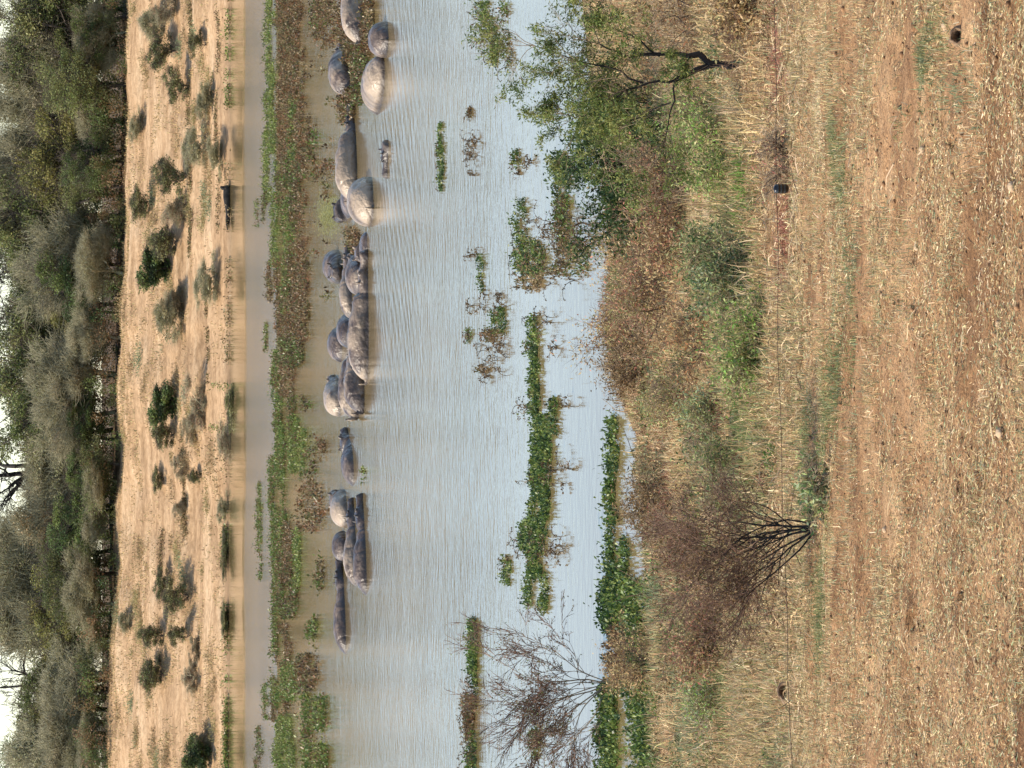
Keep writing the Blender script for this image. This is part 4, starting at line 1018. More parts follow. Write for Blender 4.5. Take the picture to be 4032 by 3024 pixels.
grn = [(2960, 1120, 0.34, 'grey-green low bush above the dark hollow on the slope', [GRN, GRYG * 0.8, DKG]),
       (3010, 1370, 0.30, 'fresh bright green leafy bush on the slope', [BGRN * 0.8, OLIVE, GRN]),
       (2900, 1040, 0.36, 'dark green straggly bush beside the pale straw patch', [DKG, GRN * 0.8, GRN]),
       (2920, 1890, 0.32, 'olive weed bush left standing in dry grass on the river side of the fan-shaped bush', [OLIVE * 0.8, GRN, DKG]),
       (2860, 1700, 0.3, 'grey-green weed bush near the middle of the dry slope', [GRN, GRYG * 0.8]),
       (2870, 600, 0.3, 'soft green weedy bush beneath the thorn tree branches', [BGRN, GRN, KHA * 0.8]),
       (2820, 440, 0.34, 'yellow-green weedy bush close to the thorn tree trunk', [KHA * 0.8, GRN, BGRN]),
       (2850, 2750, 0.28, 'pale green weed bush near the bottom edge of the slope', [GRN, BGRN, GRYG * 0.8]),
       (3265, 1930, 0.13, 'dense little green tussock casting a black shadow at the slope top', [GRN, DKG * 1.4, GRYG * 0.8]),
       (2700, 1530, 0.36, 'olive brown bush on the river side of the green patch', [OLIVE * 0.8, BRN, GRN])]
for i, (a, b, H, lab, cc) in enumerate(grn):
    shrub('green_bush', lab, 'bush', nb(a, b), PD, (M_stem_dark, M_twig_brown), 70 + i, stems_n=8, H=H, r=0.006, spread=0.9,
          leaf=dict(n=5000 if H > 0.2 else 2600, r=0.05 if H > 0.2 else 0.02, l=0.042, w=0.015, c=[q_ * 1.8 for q_ in cc] + [KHA]), group='green bushes on the near slope')

rng = np.random.default_rng(515)
LV = []; LF = []; LC = []; lo = 0
for q in range(210):
    tx_ = rng.uniform(2440, 3080); ty_ = rng.uniform(-60, 3080)
    if fbm(np.array([tx_ * 0.004]), np.array([ty_ * 0.002]), 5, 1.0, 2)[0] < 0.42: continue
    a_, b_, c_ = on_ground(tx_, ty_)
    if c_ < 0.04: continue
    sc = np.interp(b_, [20, 50], [0.7, 1.8]); m_ = int(rng.uniform(90, 260)); r_ = rng.uniform(0.10, 0.24) * sc
    P = unit(rng.normal(size=(m_, 3))) * (rng.uniform(0, 1, (m_, 1)) ** 0.5) * r_ * np.array([1.3, 1.0, 0.8]) + np.array([a_, b_, 0])
    P[:, 2] = np.abs(P[:, 2]) + ground(P[:, 0], P[:, 1])
    pal = [[GRN, BGRN, DKG], [BRN, DBR * 1.4, REDD * 0.7], [OLIVE, GRN, KHA], [DBR * 1.6, BRN * 1.3, TAN * 0.8], [GRYG * 0.8, GRN]][rng.integers(0, 5)]
    cc = np.array(pal)[rng.integers(0, len(pal), m_)] * 1.2
    V, F, Cc = leaves(rng, P, np.full(m_, 0.036 * sc), 0.015 * sc, cc, up=0.4, jit=0.3)
    LV.append(V); LF.append(F + lo); LC.append(Cc); lo += len(V)
o = link('low_growth', mesh_np('low_growth', np.concatenate(LV), np.concatenate(LF), col=np.concatenate(LC)), M_leaf)
tag(o, 'mixed green and brown low growth tangled through the near slope', kind='stuff'); o['category'] = 'undergrowth'

# pebbles, clods
rng = np.random.default_rng(77)
def pebbles(n, r0, r1, y0, y1, name, label, m, seed):
    rg = np.random.default_rng(seed)
    base = ico_mesh('t', 1.0, 1, (1, 1, 0.7), 0.5, seed)
    bv = np.array([v.co[:] for v in base.vertices]); bf = np.array([p.vertices[:] for p in base.polygons])
    x, y = frustum_pts(rg, n, y0, y1)
    z = ground(x, y)
    VV = []; FF = []
    for i in range(n):
        s = rg.uniform(r0, r1) * rg.uniform(0.5, 1); a = rg.uniform(0, 6.28)
        R = np.array([[math.cos(a), -math.sin(a), 0], [math.sin(a), math.cos(a), 0], [0, 0, 1]])
        v = (bv * s * rg.uniform(0.7, 1.4, 3)) @ R.T + np.array([x[i], y[i], z[i] + s * 0.3])
        FF.append(bf + len(VV) * len(bv)); VV.append(v)
    o = link(name, mesh_np(name, np.concatenate(VV), None, np.concatenate(FF)), m)
    tag(o, label, kind='stuff'); o['category'] = 'pebbles'
    bpy.data.meshes.remove(base)
pebbles(1500, 0.005, 0.020, 13.4, 24, 'clods', 'small dark brown clods of earth strewn over the dry ground', M_clod, 3)
pebbles(500, 0.004, 0.013, 13.4, 24, 'pebbles', 'tiny pale pebbles strewn over the dry ground', M_stone, 4)
for i, (a, b, s, lab) in enumerate(((3494, 2085, 0.017, 'pale pebble alone on bare earth below the shaded tussock'), (3962, 1705, 0.026, 'largest cream stone near the right edge of the photo'), (3665, 590, 0.022, 'flat pinkish stone among straw in the upper right part'),
                                    (3750, 105, 0.024, 'cream stone beside the burrow hole in the top right corner'), (3610, 975, 0.018, 'whitish stone with a dark hole above it'), (3920, 1275, 0.016, 'egg-shaped tan stone on the right side of the photo'), (3990, 735, 0.025, 'rounded tan stone by a long straw stalk near the right edge'))):
    px_, py_, pz_ = nb(a, b)
    o = link('stone', ico_mesh('stone', s, 2, (1, 1, 0.75), 0.35, i + 1), M_stone); o.location = (px_, py_, pz_ + s * 0.4)
    tag(o, lab, 'stone', 'loose stones on the dry ground')

# animal burrows: a crumbly lip of earth round an open tunnel
M_burrow = noise_mat("burrow_earth", (0.10, 0.06, 0.035), (0.24, 0.16, 0.095), 45.0)
def burrow(tx, ty, r, label, seed):
    x, y, z = nb(tx, ty); rg = np.random.default_rng(seed)
    prof = [(-6.0 * r, 0.05 * r), (-5.8 * r, 0.75 * r), (-2.0 * r, 0.95 * r), (-0.3 * r, 1.0 * r), (0.12 * r, 1.12 * r), (0.15 * r, 1.3 * r), (-0.1 * r, 1.5 * r), (-0.9 * r, 1.9 * r)]
    K = 22; V = []; F = []
    ax = Vector((0.1, -0.75, 0.66)).normalized(); u = ax.cross(Vector((0, 0, 1))).normalized(); v = u.cross(ax)
    wob = rg.normal(0, 0.07, K)
    for (d, q) in prof:
        for j in range(K):
            t = 2 * math.pi * j / K; rr = q * (1 + wob[j] + rg.normal(0, 0.06))
            p = ax * (d + rg.normal(0, 0.03) * r) + u * (rr * math.cos(t)) + v * (rr * math.sin(t)); V.append(p[:])
    for i in range(len(prof) - 1):
        for j in range(K):
            F.append((i * K + j, i * K + (j + 1) % K, (i + 1) * K + (j + 1) % K, (i + 1) * K + j))
    o = link('burrow', mesh_np('burrow', V, F, smooth=True), M_burrow); o.location = (x, y, z + r * (1.0 if r > 0.04 else 0.7))
    tag(o, label, 'burrow')
burrow(3115, 2722, 0.050, 'dark round burrow hole by the fence wire, toward the bottom of the photo', 1)
burrow(3805, 140, 0.028, 'small dark burrow hole in the top right corner of the photo', 2)

# ------------------------------------------------------------------ fence wire with black insulator
pL = Vector(at_y(3117, 3024, 13.4)); pM = Vector(at_y(3067, 1512, 13.4)); pR = Vector(at_y(3050, 0, 13.4))
fence = empty('wire_fence', (pM.x, pM.y, float(ground(pM.x, pM.y))))
tag(fence, 'thin dark fence wire crossing the dry slope with one black insulator', 'fence')
off = fence.location
pts = []
for t in np.linspace(-4.2, 4.2, 40):
    if t < 0: zz = pM.z + (pL.z - pM.z) * (t / pL.x)
    else: zz = pM.z + (pR.z - pM.z) * (t / pR.x)
    zz += 0.004 * math.sin(t * 9)
    pts.append(np.array([t, 13.4, zz]) - np.array(off))
S = [(*pts[i], *pts[i + 1], 0.0014, 0.0014) for i in range(len(pts) - 1)]
V, F = tubes(np.array(S), 5)
link('wire', mesh_np('wire', V, F), M_wire, fence)
for sx in (-4.2, 4.2):
    gz = float(ground(sx, 13.4)); h = 1.35
    st = [(sx - off[0], 13.45 - off[1], gz - 0.3 - off[2] + i * (h + 0.3) / 6, sx - off[0] + 0.004 * i, 13.45 - off[1], gz - 0.3 - off[2] + (i + 1) * (h + 0.3) / 6, 0.05 - 0.001 * i, 0.049 - 0.001 * i) for i in range(6)]
    V, F = tubes(np.array(st), 10)
    link('post', mesh_np('post', V, F, smooth=True), M_post, fence)
# ribbed barrel insulator
ix, iy, iz = at_y(3076, 743, 13.4)
prof = []
for i in range(25):
    t = i / 24; z = (t - 0.5) * 0.062
    r = 0.0185 * (1 - abs(2 * t - 1) ** 5) ** 0.5 * (1 + 0.03 * math.cos(t * 26)) + 0.001
    prof.append((z, r))
V = []; F = []
for (z, r) in prof:
    for j in range(20):
        t = 2 * math.pi * j / 20
        rr = r * (1 - 0.09 * (1 if j % 5 == 0 else 0))
        V.append((rr * math.cos(t), rr * 0.9 * math.sin(t), z))
for i in range(24):
    for j in range(20):
        F.append((i * 20 + j, i * 20 + (j + 1) % 20, (i + 1) * 20 + (j + 1) % 20, (i + 1) * 20 + j))
io = link('insulator', mesh_np('insulator', V, F, smooth=True), M_rubber, fence)
io.location = (ix - off[0], iy - 0.0 - off[1], iz - off[2])

# ------------------------------------------------------------------ far bank: trees
def tree_proto(seed, Rx=3.0, H=7.5, clumps=46, per=330, leaf=0.17, cols=(), trunk_h=0.28, twig=0, fill=1.0, low=0.12, cs=0.75, zr=(0.42, 0.80)):
    rng = np.random.default_rng(seed)
    # clump centres through an uneven crown
    cen = []
    lob = [(rng.normal(0, Rx * 0.42), rng.normal(0, Rx * 0.35), rng.uniform(*zr) * H, rng.uniform(0.40, 0.66)) for _ in range(6)]
    while len(cen) < clumps:
        lx, ly, lz, lr = lob[rng.integers(0, 6)]
        v = rng.normal(size=3); v /= np.linalg.norm(v)
        f = rng.uniform(0.45, 1.0) ** 0.6
        c = np.array([lx + v[0] * Rx * lr * f, ly + v[1] * Rx * lr * f, lz + v[2] * H * 0.30 * f])
        if c[2] > low * H and c[2] < H * 1.02: cen.append(c)
    cen = np.array(cen)
    segs = []
    nmain = 4
    th = trunk_h * H
    base_r = 0.16 * (H / 7.5)
    p = np.array([0, 0, -0.3]); top = np.array([rng.normal(0, 0.2), rng.normal(0, 0.2), th])
    segs.append((*p, *((p + top) / 2 + rng.normal(0, 0.06, 3)), base_r, base_r * 0.85))
    segs.append((*segs[-1][3:6], *top, base_r * 0.85, base_r * 0.7))
    mains = []
    for i in range(nmain):
        a = 2 * math.pi * i / nmain + rng.uniform(-0.5, 0.5)
        q = top + np.array([math.cos(a) * Rx * 0.35, math.sin(a) * Rx * 0.35, H * rng.uniform(0.15, 0.3)])
        m = (top + q) / 2 + rng.normal(0, 0.15, 3)
        segs.append((*top, *m, base_r * 0.6, base_r * 0.45)); segs.append((*m, *q, base_r * 0.45, base_r * 0.35)); mains.append(q); mains.append(m)
    mains.append(top); mains = np.array(mains)
    for c in cen:
        i = np.argmin(((mains - c) ** 2).sum(1)); a = mains[i]
        m = (a + c) / 2 + rng.normal(0, 0.2, 3)
        segs.append((*a, *m, base_r * 0.26, base_r * 0.18)); segs.append((*m, *c, base_r * 0.18, base_r * 0.07))
    V, F = tubes(np.array(segs), 6)
    tr = mesh_np('trunk', V, F, smooth=True)
    # leaves
    n = int(clumps * per * fill)
    cr = cs * Rx / 3.0 * rng.uniform(0.55, 1.25, clumps)
    pk = rng.integers(0, clumps, n)
    v = rng.normal(size=(n, 3)); v = unit(v) * (rng.uniform(0, 1, n) ** 0.45)[:, None]
    P = cen[pk] + v * cr[pk][:, None] * np.array([1.1, 1.1, 0.8])
    ccol = np.array(cols)[rng.integers(0, len(cols), clumps)] * rng.uniform(0.8, 1.2, (clumps, 1))
    V, F, Cc = leaves(rng, P, np.full(n, leaf), leaf * 0.5, ccol[pk], up=0.15, jit=0.22)
    cw = mesh_np('crown', V, F, col=Cc)
    tw = None
    if twig:
        S = []
        nt_ = twig
        pk = rng.integers(0, clumps, nt_)
        d = unit(rng.normal(size=(nt_, 3)) + np.array([0, 0, 0.6]) + unit(cen[pk] - np.array([0, 0, 0.3 * H])) * 1.4)
        L = rng.uniform(0.5, 1.3, nt_)[:, None] * Rx / 3
        p0 = cen[pk] + rng.normal(0, 0.35, (nt_, 3)); p1 = p0 + d * L * 0.5; d2 = unit(d + rng.normal(0, 0.35, (nt_, 3))); p2 = p1 + d2 * L * 0.5
        r = np.full((nt_, 1), 0.014)
        S = np.concatenate([np.concatenate([p0, p1, r, r * 0.8], 1), np.concatenate([p1, p2, r * 0.8, r * 0.4], 1)])
        V, F = tubes(S, 3)
        tw = mesh_np('twigs', V, F)
    return tr, cw, tw

TG = dict(
 green=[np.array([0.20, 0.215, 0.08]), np.array([0.26, 0.26, 0.105]), np.array([0.14, 0.165, 0.055])],
 dark=[np.array([0.075, 0.115, 0.04]), np.array([0.11, 0.155, 0.05]), np.array([0.16, 0.20, 0.06])],
 yellow=[np.array([0.36, 0.32, 0.10]), np.array([0.29, 0.28, 0.09]), np.array([0.22, 0.22, 0.075])],
 grey=[np.array([0.34, 0.32, 0.175]), np.array([0.27, 0.265, 0.14]), np.array([0.36, 0.31, 0.20])],
 tan=[np.array([0.46, 0.32, 0.16]), np.array([0.36, 0.28, 0.14])])
PROTO = {}
for kind, seeds in (('green', (1, 2)), ('dark', (3,)), ('yellow', (4,)), ('grey', (5, 6)), ('tan', (7,))):
    for s in seeds:
        sparse = kind in ('grey', 'tan')
        PROTO.setdefault(kind, []).append(tree_proto(s + 200, cols=TG[kind], per=300 if not sparse else 190, leaf=0.16, twig=5200 if sparse else 1200, clumps=52, cs=0.85))
bark_of = {'green': M_bark, 'dark': M_bark_dark, 'yellow': M_bark, 'grey': M_twig_grey, 'tan': M_twig_grey}
TREES = []
def put_tree(kind, i, x, y, H, w, rz, name, label, cat='tree', group='trees along the top of the far bank', z=None, proto=None):
    tr, cw, tw = (proto or PROTO[kind][i % len(PROTO[kind])])
    z = float(ground(x, y, False)) if z is None else z
    root = empty(name, (x, y, z), rz, (w / 3.0, w / 3.0, H / 7.5))
    tag(root, label, cat, group)
    link('trunk', tr, bark_of[kind], root); link('crown', cw, M_leaf, root)
    if tw is not None: link('twigs', tw, M_twig_grey if kind in ('grey', 'tan') else M_bark, root)
    TREES.append(root)
    return root

# (kind, row in photo, distance, photo column of its top, half width m, label)
TR = [
 ('green', 60, 243, 60, 3.4, 'olive green tree at the very top end of the tree line'),
 ('dark', 30, 250, 25, 3.0, 'dark tree behind the first olive tree at the top edge'),
 ('green', 200, 246, 60, 3.2, 'mid green tree beside the first gap of sky'),
 ('grey', 120, 238, 330, 1.8, 'low grey thicket under the topmost olive tree'),
 ('dark', 180, 240, 290, 1.9, 'small dark green tree with black base near the top of the photo'),
 ('grey', 330, 248, 30, 3.2, 'tall grey-green tree where the second stretch of trees begins'),
 ('green', 330, 239, 200, 2.4, 'rounded olive tree in front of the tall grey-green one'),
 ('grey', 420, 240, 330, 2.0, 'thin dusty tree low on the bank top, a quarter of the way down'),
 ('grey', 470, 250, 50, 3.0, 'half-bare brownish tree under the second sky gap'),
 ('yellow', 620, 245, 70, 3.0, 'yellow-green round tree above the large pale bank bush'),
 ('dark', 590, 238, 250, 1.6, 'dark pointed tree at the foot of the yellow-green round tree'),
 ('green', 730, 240, 260, 2.0, 'low olive tree above the brown bank bush'),
 ('grey', 760, 250, 20, 2.6, 'grey tree with blackish limbs showing, third of the way down'),
 ('green', 870, 251, -30, 2.8, 'tall green tree reaching the left edge, a third of the way down'),
 ('grey', 930, 243, 130, 2.5, 'pale twiggy mauve-grey tree'),
 ('green', 960, 250, -10, 2.8, 'green tree just above the third sky gap'),
 ('yellow', 1040, 244, 180, 2.2, 'mustard-tinged tree next to the pale twiggy one'),
 ('grey', 1080, 238, 330, 2.2, 'pale grey-green feathery tree standing low on the bank edge'),
 ('green', 1130, 249, 75, 2.6, 'green tree under the wide third gap of sky'),
 ('dark', 1200, 243, 150, 2.4, 'deep green tree left of the pale feathery one, below the sky gap'),
 ('green', 1330, 250, 40, 3.2, 'broad green tree rising from the sky gap toward the left edge'),
 ('green', 1480, 248, -20, 3.6, 'largest broad green tree, at mid height of the photo, cut by the left edge'),
 ('grey', 1480, 240, 190, 2.6, 'shaded grey brown tree under the broad green crown'),
 ('grey', 1330, 238, 300, 1.8, 'dull brown thicket beneath the broad green tree'),
 ('grey', 1620, 241, 170, 2.4, 'grey tree beside the yellowish crown'),
 ('yellow', 1690, 249, 50, 3.0, 'yellowish green crown just before the sky with the forked dead tree'),
 ('dark', 1730, 240, 270, 1.9, 'small near-black tree with deep shadow beneath it'),
 ('grey', 1820, 246, 150, 2.7, 'pale grey tree directly beneath the forked dead tree'),
 ('green', 1830, 238, 310, 1.7, 'small olive tree right under the pale grey one'),
 ('tan', 1995, 249, 70, 2.6, 'tan-leaved tree left of the forked dead tree'),
 ('dark', 2010, 243, 190, 2.6, 'dark dense tree in front of the tan-leaved tree'),
 ('dark', 2170, 242, 230, 2.5, 'near-black bushy tree above the earthy gap'),
 ('green', 2260, 243, 190, 2.4, 'bright-edged green tree beside the near-black one'),
 ('grey', 2120, 250, 5, 3.0, 'tall hazy grey tree two thirds down the tree line'),
 ('grey', 2270, 251, -20, 3.2, 'tall misty grey-green tree behind the dark pair'),
 ('grey', 2380, 239, 290, 2.1, 'brown grey tree with one thin black slanting trunk'),
 ('grey', 2420, 250, 10, 3.0, 'soft grey-green tree above the slanting black trunk'),
 ('yellow', 2510, 247, 130, 2.7, 'yellow-green tree next to the two black dead trunks'),
 ('grey', 2650, 241, 215, 3.0, 'wide fan-shaped leafless grey tree near the lower end'),
 ('yellow', 2800, 247, 110, 2.6, 'mustard green tree below the black dead trunks'),
 ('grey', 2840, 242, 200, 2.8, 'grey brown tangled tree near the bottom edge'),
 ('green', 2900, 250, 30, 3.0, 'dull green tree in the bottom left corner'),
 ('grey', 2990, 243, 90, 3.0, 'dark grey tree right in the bottom left corner'),
 ('grey', 2950, 238, 330, 1.8, 'russet brown undergrowth tree at the bottom edge'),
 ('grey', 2520, 238, 350, 1.7, 'low mauve-grey thicket beside the fan-shaped tree'),
 ('grey', 660, 251, 20, 2.8, 'greyish tree top beside the second sky gap'),
 ('grey', 1900, 238, 360, 1.7, 'earth-brown thicket under the small dark trees'),
 ('grey', 2060, 238, 350, 1.7, 'brown twiggy thicket at the foot of the dark dense tree'),
]
rngT = np.random.default_rng(900)
cnt = {}
for (kind, ty, dist, topx, w, lab) in TR:
    x, y, zt = at_y(topx - 12, ty, dist)
    g = float(ground(x, dist, False))
    H = (zt - g) / 1.0
    cnt[kind] = cnt.get(kind, 0) + 1
    nm = {'green': 'green_tree', 'dark': 'dark_tree', 'yellow': 'yellowish_tree', 'grey': 'grey_tree', 'tan': 'tan_tree'}[kind]
    put_tree(kind, cnt[kind], x, dist, max(H, 1.5) * 1.04, w * 1.35, rngT.uniform(0, 6.28), nm, lab)

# the wooded mass behind the first trees
rng = np.random.default_rng(950)
def wood_mass():
    n = 150000
    nc = 760
    cx = rng.uniform(-48, 48, nc); cy = rng.uniform(256, 300, nc)
    gz = ground(cx, cy, False)
    rowp = 1512 - cx / cy * F_PX
    topx = np.interp(rowp, [0, 150, 300, 380, 480, 600, 700, 800, 1000, 1060, 1250, 1330, 1400, 1550, 1620, 1780, 1850, 1950, 2060, 2200, 2480, 2560, 2640, 2720, 2790, 2850, 3024],
                     [60, 60, 75, 45, 75, 95, 45, 20, 10, 75, 90, 35, 0, 20, 55, 100, 150, 95, 45, -10, 10, 100, 190, 200, 110, 30, 20])
    hmax = np.maximum(7.5 + (400 - topx + 22) / F_PX * cy - gz - 1.3, 2.0)
    cz = gz + rng.uniform(0.1, 1.0, nc) ** 0.75 * hmax
    pk = rng.integers(0, nc, n)
    P = np.stack([cx, cy, cz], 1)[pk] + unit(rng.normal(size=(n, 3))) * (rng.uniform(0, 1, n) ** 0.4)[:, None] * rng.uniform(0.9, 1.9, nc)[pk][:, None]
    cc = np.array(TG['green'] + TG['grey'] + TG['yellow'])[rng.integers(0, 9, nc)][pk]
    V, F, Cc = leaves(rng, P, np.full(n, 0.25), 0.14, cc * 0.85, jit=0.25)
    o = link('woodland', mesh_np('woodland', V, F, col=Cc), M_leaf)
    tag(o, 'continuous woodland filling in behind the first row of trees', kind='stuff'); o['category'] = 'woodland'
wood_mass()
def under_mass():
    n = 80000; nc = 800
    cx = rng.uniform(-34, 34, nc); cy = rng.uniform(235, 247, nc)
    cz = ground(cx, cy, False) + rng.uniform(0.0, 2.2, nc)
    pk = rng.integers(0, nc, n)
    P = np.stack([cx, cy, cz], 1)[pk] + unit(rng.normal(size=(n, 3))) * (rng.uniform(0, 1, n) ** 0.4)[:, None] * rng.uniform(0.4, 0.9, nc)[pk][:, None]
    cc = np.array(TG['dark'] + [q_ * 0.6 for q_ in TG['green']] + [DRYB * 0.9, DRYB * 0.7, BRN])[rng.integers(0, 9, nc)][pk]  # darkened leaf colours carry the shadow under the trees
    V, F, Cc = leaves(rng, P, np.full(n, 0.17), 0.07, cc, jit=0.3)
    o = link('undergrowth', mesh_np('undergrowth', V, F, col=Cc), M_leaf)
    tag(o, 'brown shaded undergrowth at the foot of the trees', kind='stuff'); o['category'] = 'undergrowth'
under_mass()

# dead trees standing against the sky
def dead_tree(label, base, H, seed, d0, r, P=None, sn=2):
    P = P or dict(levels=4, segs=[6, 5, 4, 3], wig=0.22, up=[0.2, 0.1, 0.0], child=[4, 4, 4, 3], ang=0.75, lr=0.62, rr=0.55, rmin=0.02, taper=0.6, start=0.35)
    return shrub('dead_tree', label, 'tree', base, P, (M_bark_dark, M_bark_dark), seed, stems_n=sn, H=H, r=r, d0=d0, group='dead trees rising above the woodland')
def far_pt(tx, ty, dist):
    x, y, z = at_y(tx, ty, dist); return (x, y, z)
def dt(tx, ty, dist, label, seed, d0, r, H, sn=2):
    x, y, z = far_pt(tx, ty, dist)
    g = float(ground(x, y, False))
    # the trunk runs from the ground up to the fork seen above the woodland
    root = dead_tree(label, (x, y, g), H, seed, d0, r, sn=sn)
    return root
def dead_standing(tx_fork, ty, dist, label, seed, d0, r, H, sn=3):
    x, y, zf = far_pt(tx_fork, ty, dist); g = float(ground(x, y, False))
    root = dead_tree(label, (x, y, zf), H, seed, d0, r, sn=sn)
    h = zf - g
    V, F = tubes(np.array([(0, 0, -h - 0.2, 0.1, 0, -h / 2, r * 1.7, r * 1.5), (0.1, 0, -h / 2, 0, 0, 0.05, r * 1.5, r * 1.3)]), 8)
    link('stump_trunk', mesh_np('stump_trunk', V, F, smooth=True), M_bark_dark, root).name = 'lower_trunk'
    return root
dead_standing(105, 1845, 252, 'big black forked dead tree cut by the left edge of the photo', 301, [(0.35, 0, 1), (0.0, 0.1, 1), (-0.55, 0, 1), (-0.9, 0, 0.7)], 0.20, 2.4, 4)
dead_standing(150, 2720, 252, 'thick black straight dead trunk, the lowest one standing against the sky', 302, [(0.03, 0, 1)], 0.16, 2.9, 1)
dead_standing(145, 2680, 253, 'black dead trunk with zigzag branches beside the thick straight one', 303, [(0.25, 0, 1), (0.5, 0, 0.8)], 0.12, 2.6, 2)
dead_standing(60, 600, 254, 'small black dead branches against the sky in the second gap', 304, [(0.3, 0, 1), (-0.3, 0, 1), (0, 0, 1)], 0.09, 1.3, 3)
dead_standing(80, 1080, 254, 'fine bare dead tree with curved boughs in the third sky gap', 305, [(0.5, 0, 1), (-0.4, 0, 1), (0, 0.1, 1)], 0.08, 1.7, 3)
dead_standing(80, 1230, 254, 'bare grey dead tree with slanting boughs at the lower end of the third gap', 306, [(0.5, 0, 1), (-0.5, 0, 1), (0.1, 0.1, 1)], 0.07, 1.6, 3)
dead_standing(150, 850, 250, 'dead tree with black limbs arching through the pale crowns', 307, [(0.2, -0.1, 1), (-0.45, -0.1, 1), (0.6, -0.2, 0.9)], 0.12, 2.2, 3)

# shrubs scattered over the sandy far bank
SB = {}
for kd, cols in (('g', [np.array([0.20, 0.21, 0.085]), np.array([0.26, 0.25, 0.11]), np.array([0.15, 0.17, 0.065])]), ('d', TG['dark']), ('p', [np.array([0.33, 0.30, 0.16]), np.array([0.27, 0.26, 0.13])]), ('b', [np.array([0.30, 0.20, 0.13]), np.array([0.24, 0.16, 0.10])])):
    for s in (0, 1):
        SB[(kd, s)] = tree_proto(400 + ord(kd) + s, Rx=3.0, H=7.5, clumps=30 if kd != 'g' else 22, per={'g': 90, 'd': 150, 'p': 45, 'b': 45}[kd], leaf=0.50 if kd == 'd' else 0.42, cols=cols, trunk_h=0.03, twig=2200 if kd in 'gd' else 3600, low=0.0, cs=1.1, zr=(0.18, 0.72))
bank = [  # kind, photo column of the foot, photo row of centre, height px, half width px, label
 ('g', 690, 197, 140, 55, 'round green shrub near the top of the photo on the sandy bank'),
 ('p', 650, 100, 120, 55, 'thin see-through shrub beyond the round green one, near the top edge'),
 ('g', 745, 340, 125, 50, 'grey-green shrub with black base shadow on the upper sandy bank'),
 ('g', 815, 175, 80, 40, 'small wispy shrub on the lower bank near the top edge'),
 ('b', 700, 30, 110, 50, 'brown scrubby bush at the top edge on the bank'),
 ('p', 560, 500, 60, 50, 'low dark-footed shrub high on the bank'),
 ('g', 735, 700, 165, 60, 'large olive shrub on the bank above the driftwood log'),
 ('b', 730, 820, 110, 65, 'mauve brown twiggy shrub beside the large olive one'),
 ('p', 820, 560, 110, 70, 'pale grey-green bare-branched shrub on the lower bank'),
 ('g', 600, 800, 100, 60, 'green shrub at the upper bank edge close to the trees'),
 ('g', 700, 950, 140, 60, 'grey-green shrub next to the darkest bank shrub'),
 ('d', 672, 1060, 160, 85, 'darkest and densest green shrub on the sandy bank'),
 ('p', 860, 1080, 100, 80, 'light green flat shrub low on the bank beneath the darkest one'),
 ('p', 720, 1240, 130, 85, 'pale green open shrub in the middle of the bank'),
 ('b', 720, 1190, 70, 60, 'reddish brown twig heap between two pale green shrubs'),
 ('d', 695, 1600, 135, 80, 'big dome-shaped dark green shrub at mid height of the photo'),
 ('g', 690, 1710, 110, 55, 'softer green shrub joined to the dome-shaped one'),
 ('b', 810, 1600, 110, 75, 'leafless brown shrub just below the dome-shaped one'),
 ('b', 765, 1690, 60, 50, 'little bare fan-like shrub on the terrace edge'),
 ('g', 650, 1890, 55, 45, 'small dark tufted shrub above the terrace edge'),
 ('b', 728, 1830, 60, 40, 'bare twig fan standing on the terrace ledge, upper one'),
 ('b', 728, 1990, 60, 35, 'bare twig fan standing on the terrace ledge, lower one'),
 ('g', 795, 1880, 70, 30, 'tiny dark forked shrub just under the terrace ledge'),
 ('p', 905, 2000, 60, 45, 'sparse wispy shrub close to the far water line'),
 ('g', 670, 2290, 80, 45, 'dark slanting shrub with a long shadow, low third of the bank'),
 ('g', 750, 2340, 120, 60, 'yellow-green shrub beside the long shadow'),
 ('g', 650, 2500, 130, 45, 'soft green shrub touching the tree line'),
 ('g', 750, 2505, 100, 35, 'green shrub right under the soft green one'),
 ('g', 645, 2650, 120, 70, 'spiky olive shrub in the lower part of the bank'),
 ('b', 780, 2560, 50, 40, 'scruffy brown low shrub on the lower bank'),
 ('d', 830, 2950, 150, 75, 'blackish bush at the bottom edge of the photo on the bank'),
 ('b', 825, 2900, 90, 40, 'purple-black twig bush at the water side of the blackish bush'),
 ('b', 775, 2670, 60, 50, 'small mottled shrub on pale ground near the bottom'),
 ('p', 520, 2450, 60, 40, 'thin dry shrub by the slanting black trunk'),
 ('g', 950, 1600, 80, 90, 'low green bush overhanging the far water edge at mid height'),
 ('b', 915, 1770, 75, 90, 'brown bush along the far water edge'),
 ('g', 905, 2170, 45, 70, 'low green shrub hugging the far water edge'),
 ('g', 905, 2440, 40, 60, 'small spiky bush standing in the far shallows'),
 ('p', 880, 640, 70, 60, 'pale dry shrub near the log on the far water edge'),
 ('p', 840, 390, 80, 60, 'pale brown dry shrub on the lower bank'),
]
def shore_y(x):
    x = np.atleast_1d(np.asarray(x, float)); ys = np.arange(196, 216, 0.1)
    Z = ground(x[:, None] + 0 * ys[None, :], ys[None, :] + 0 * x[:, None], False)
    return ys[np.argmax(Z > 0.03, axis=1)]
def far_ground(tx, ty):
    x, y, z = [float(v) for v in ray(tx, ty)]
    ys = np.arange(196, 262, 0.25); k = ys / y
    hit = np.where(CAM_H + z * k <= ground(x * k, ys, False))[0]
    if len(hit):
        yy = float(ys[hit[0]]); return x * yy / y, yy
    return x * 235 / y, 235.0
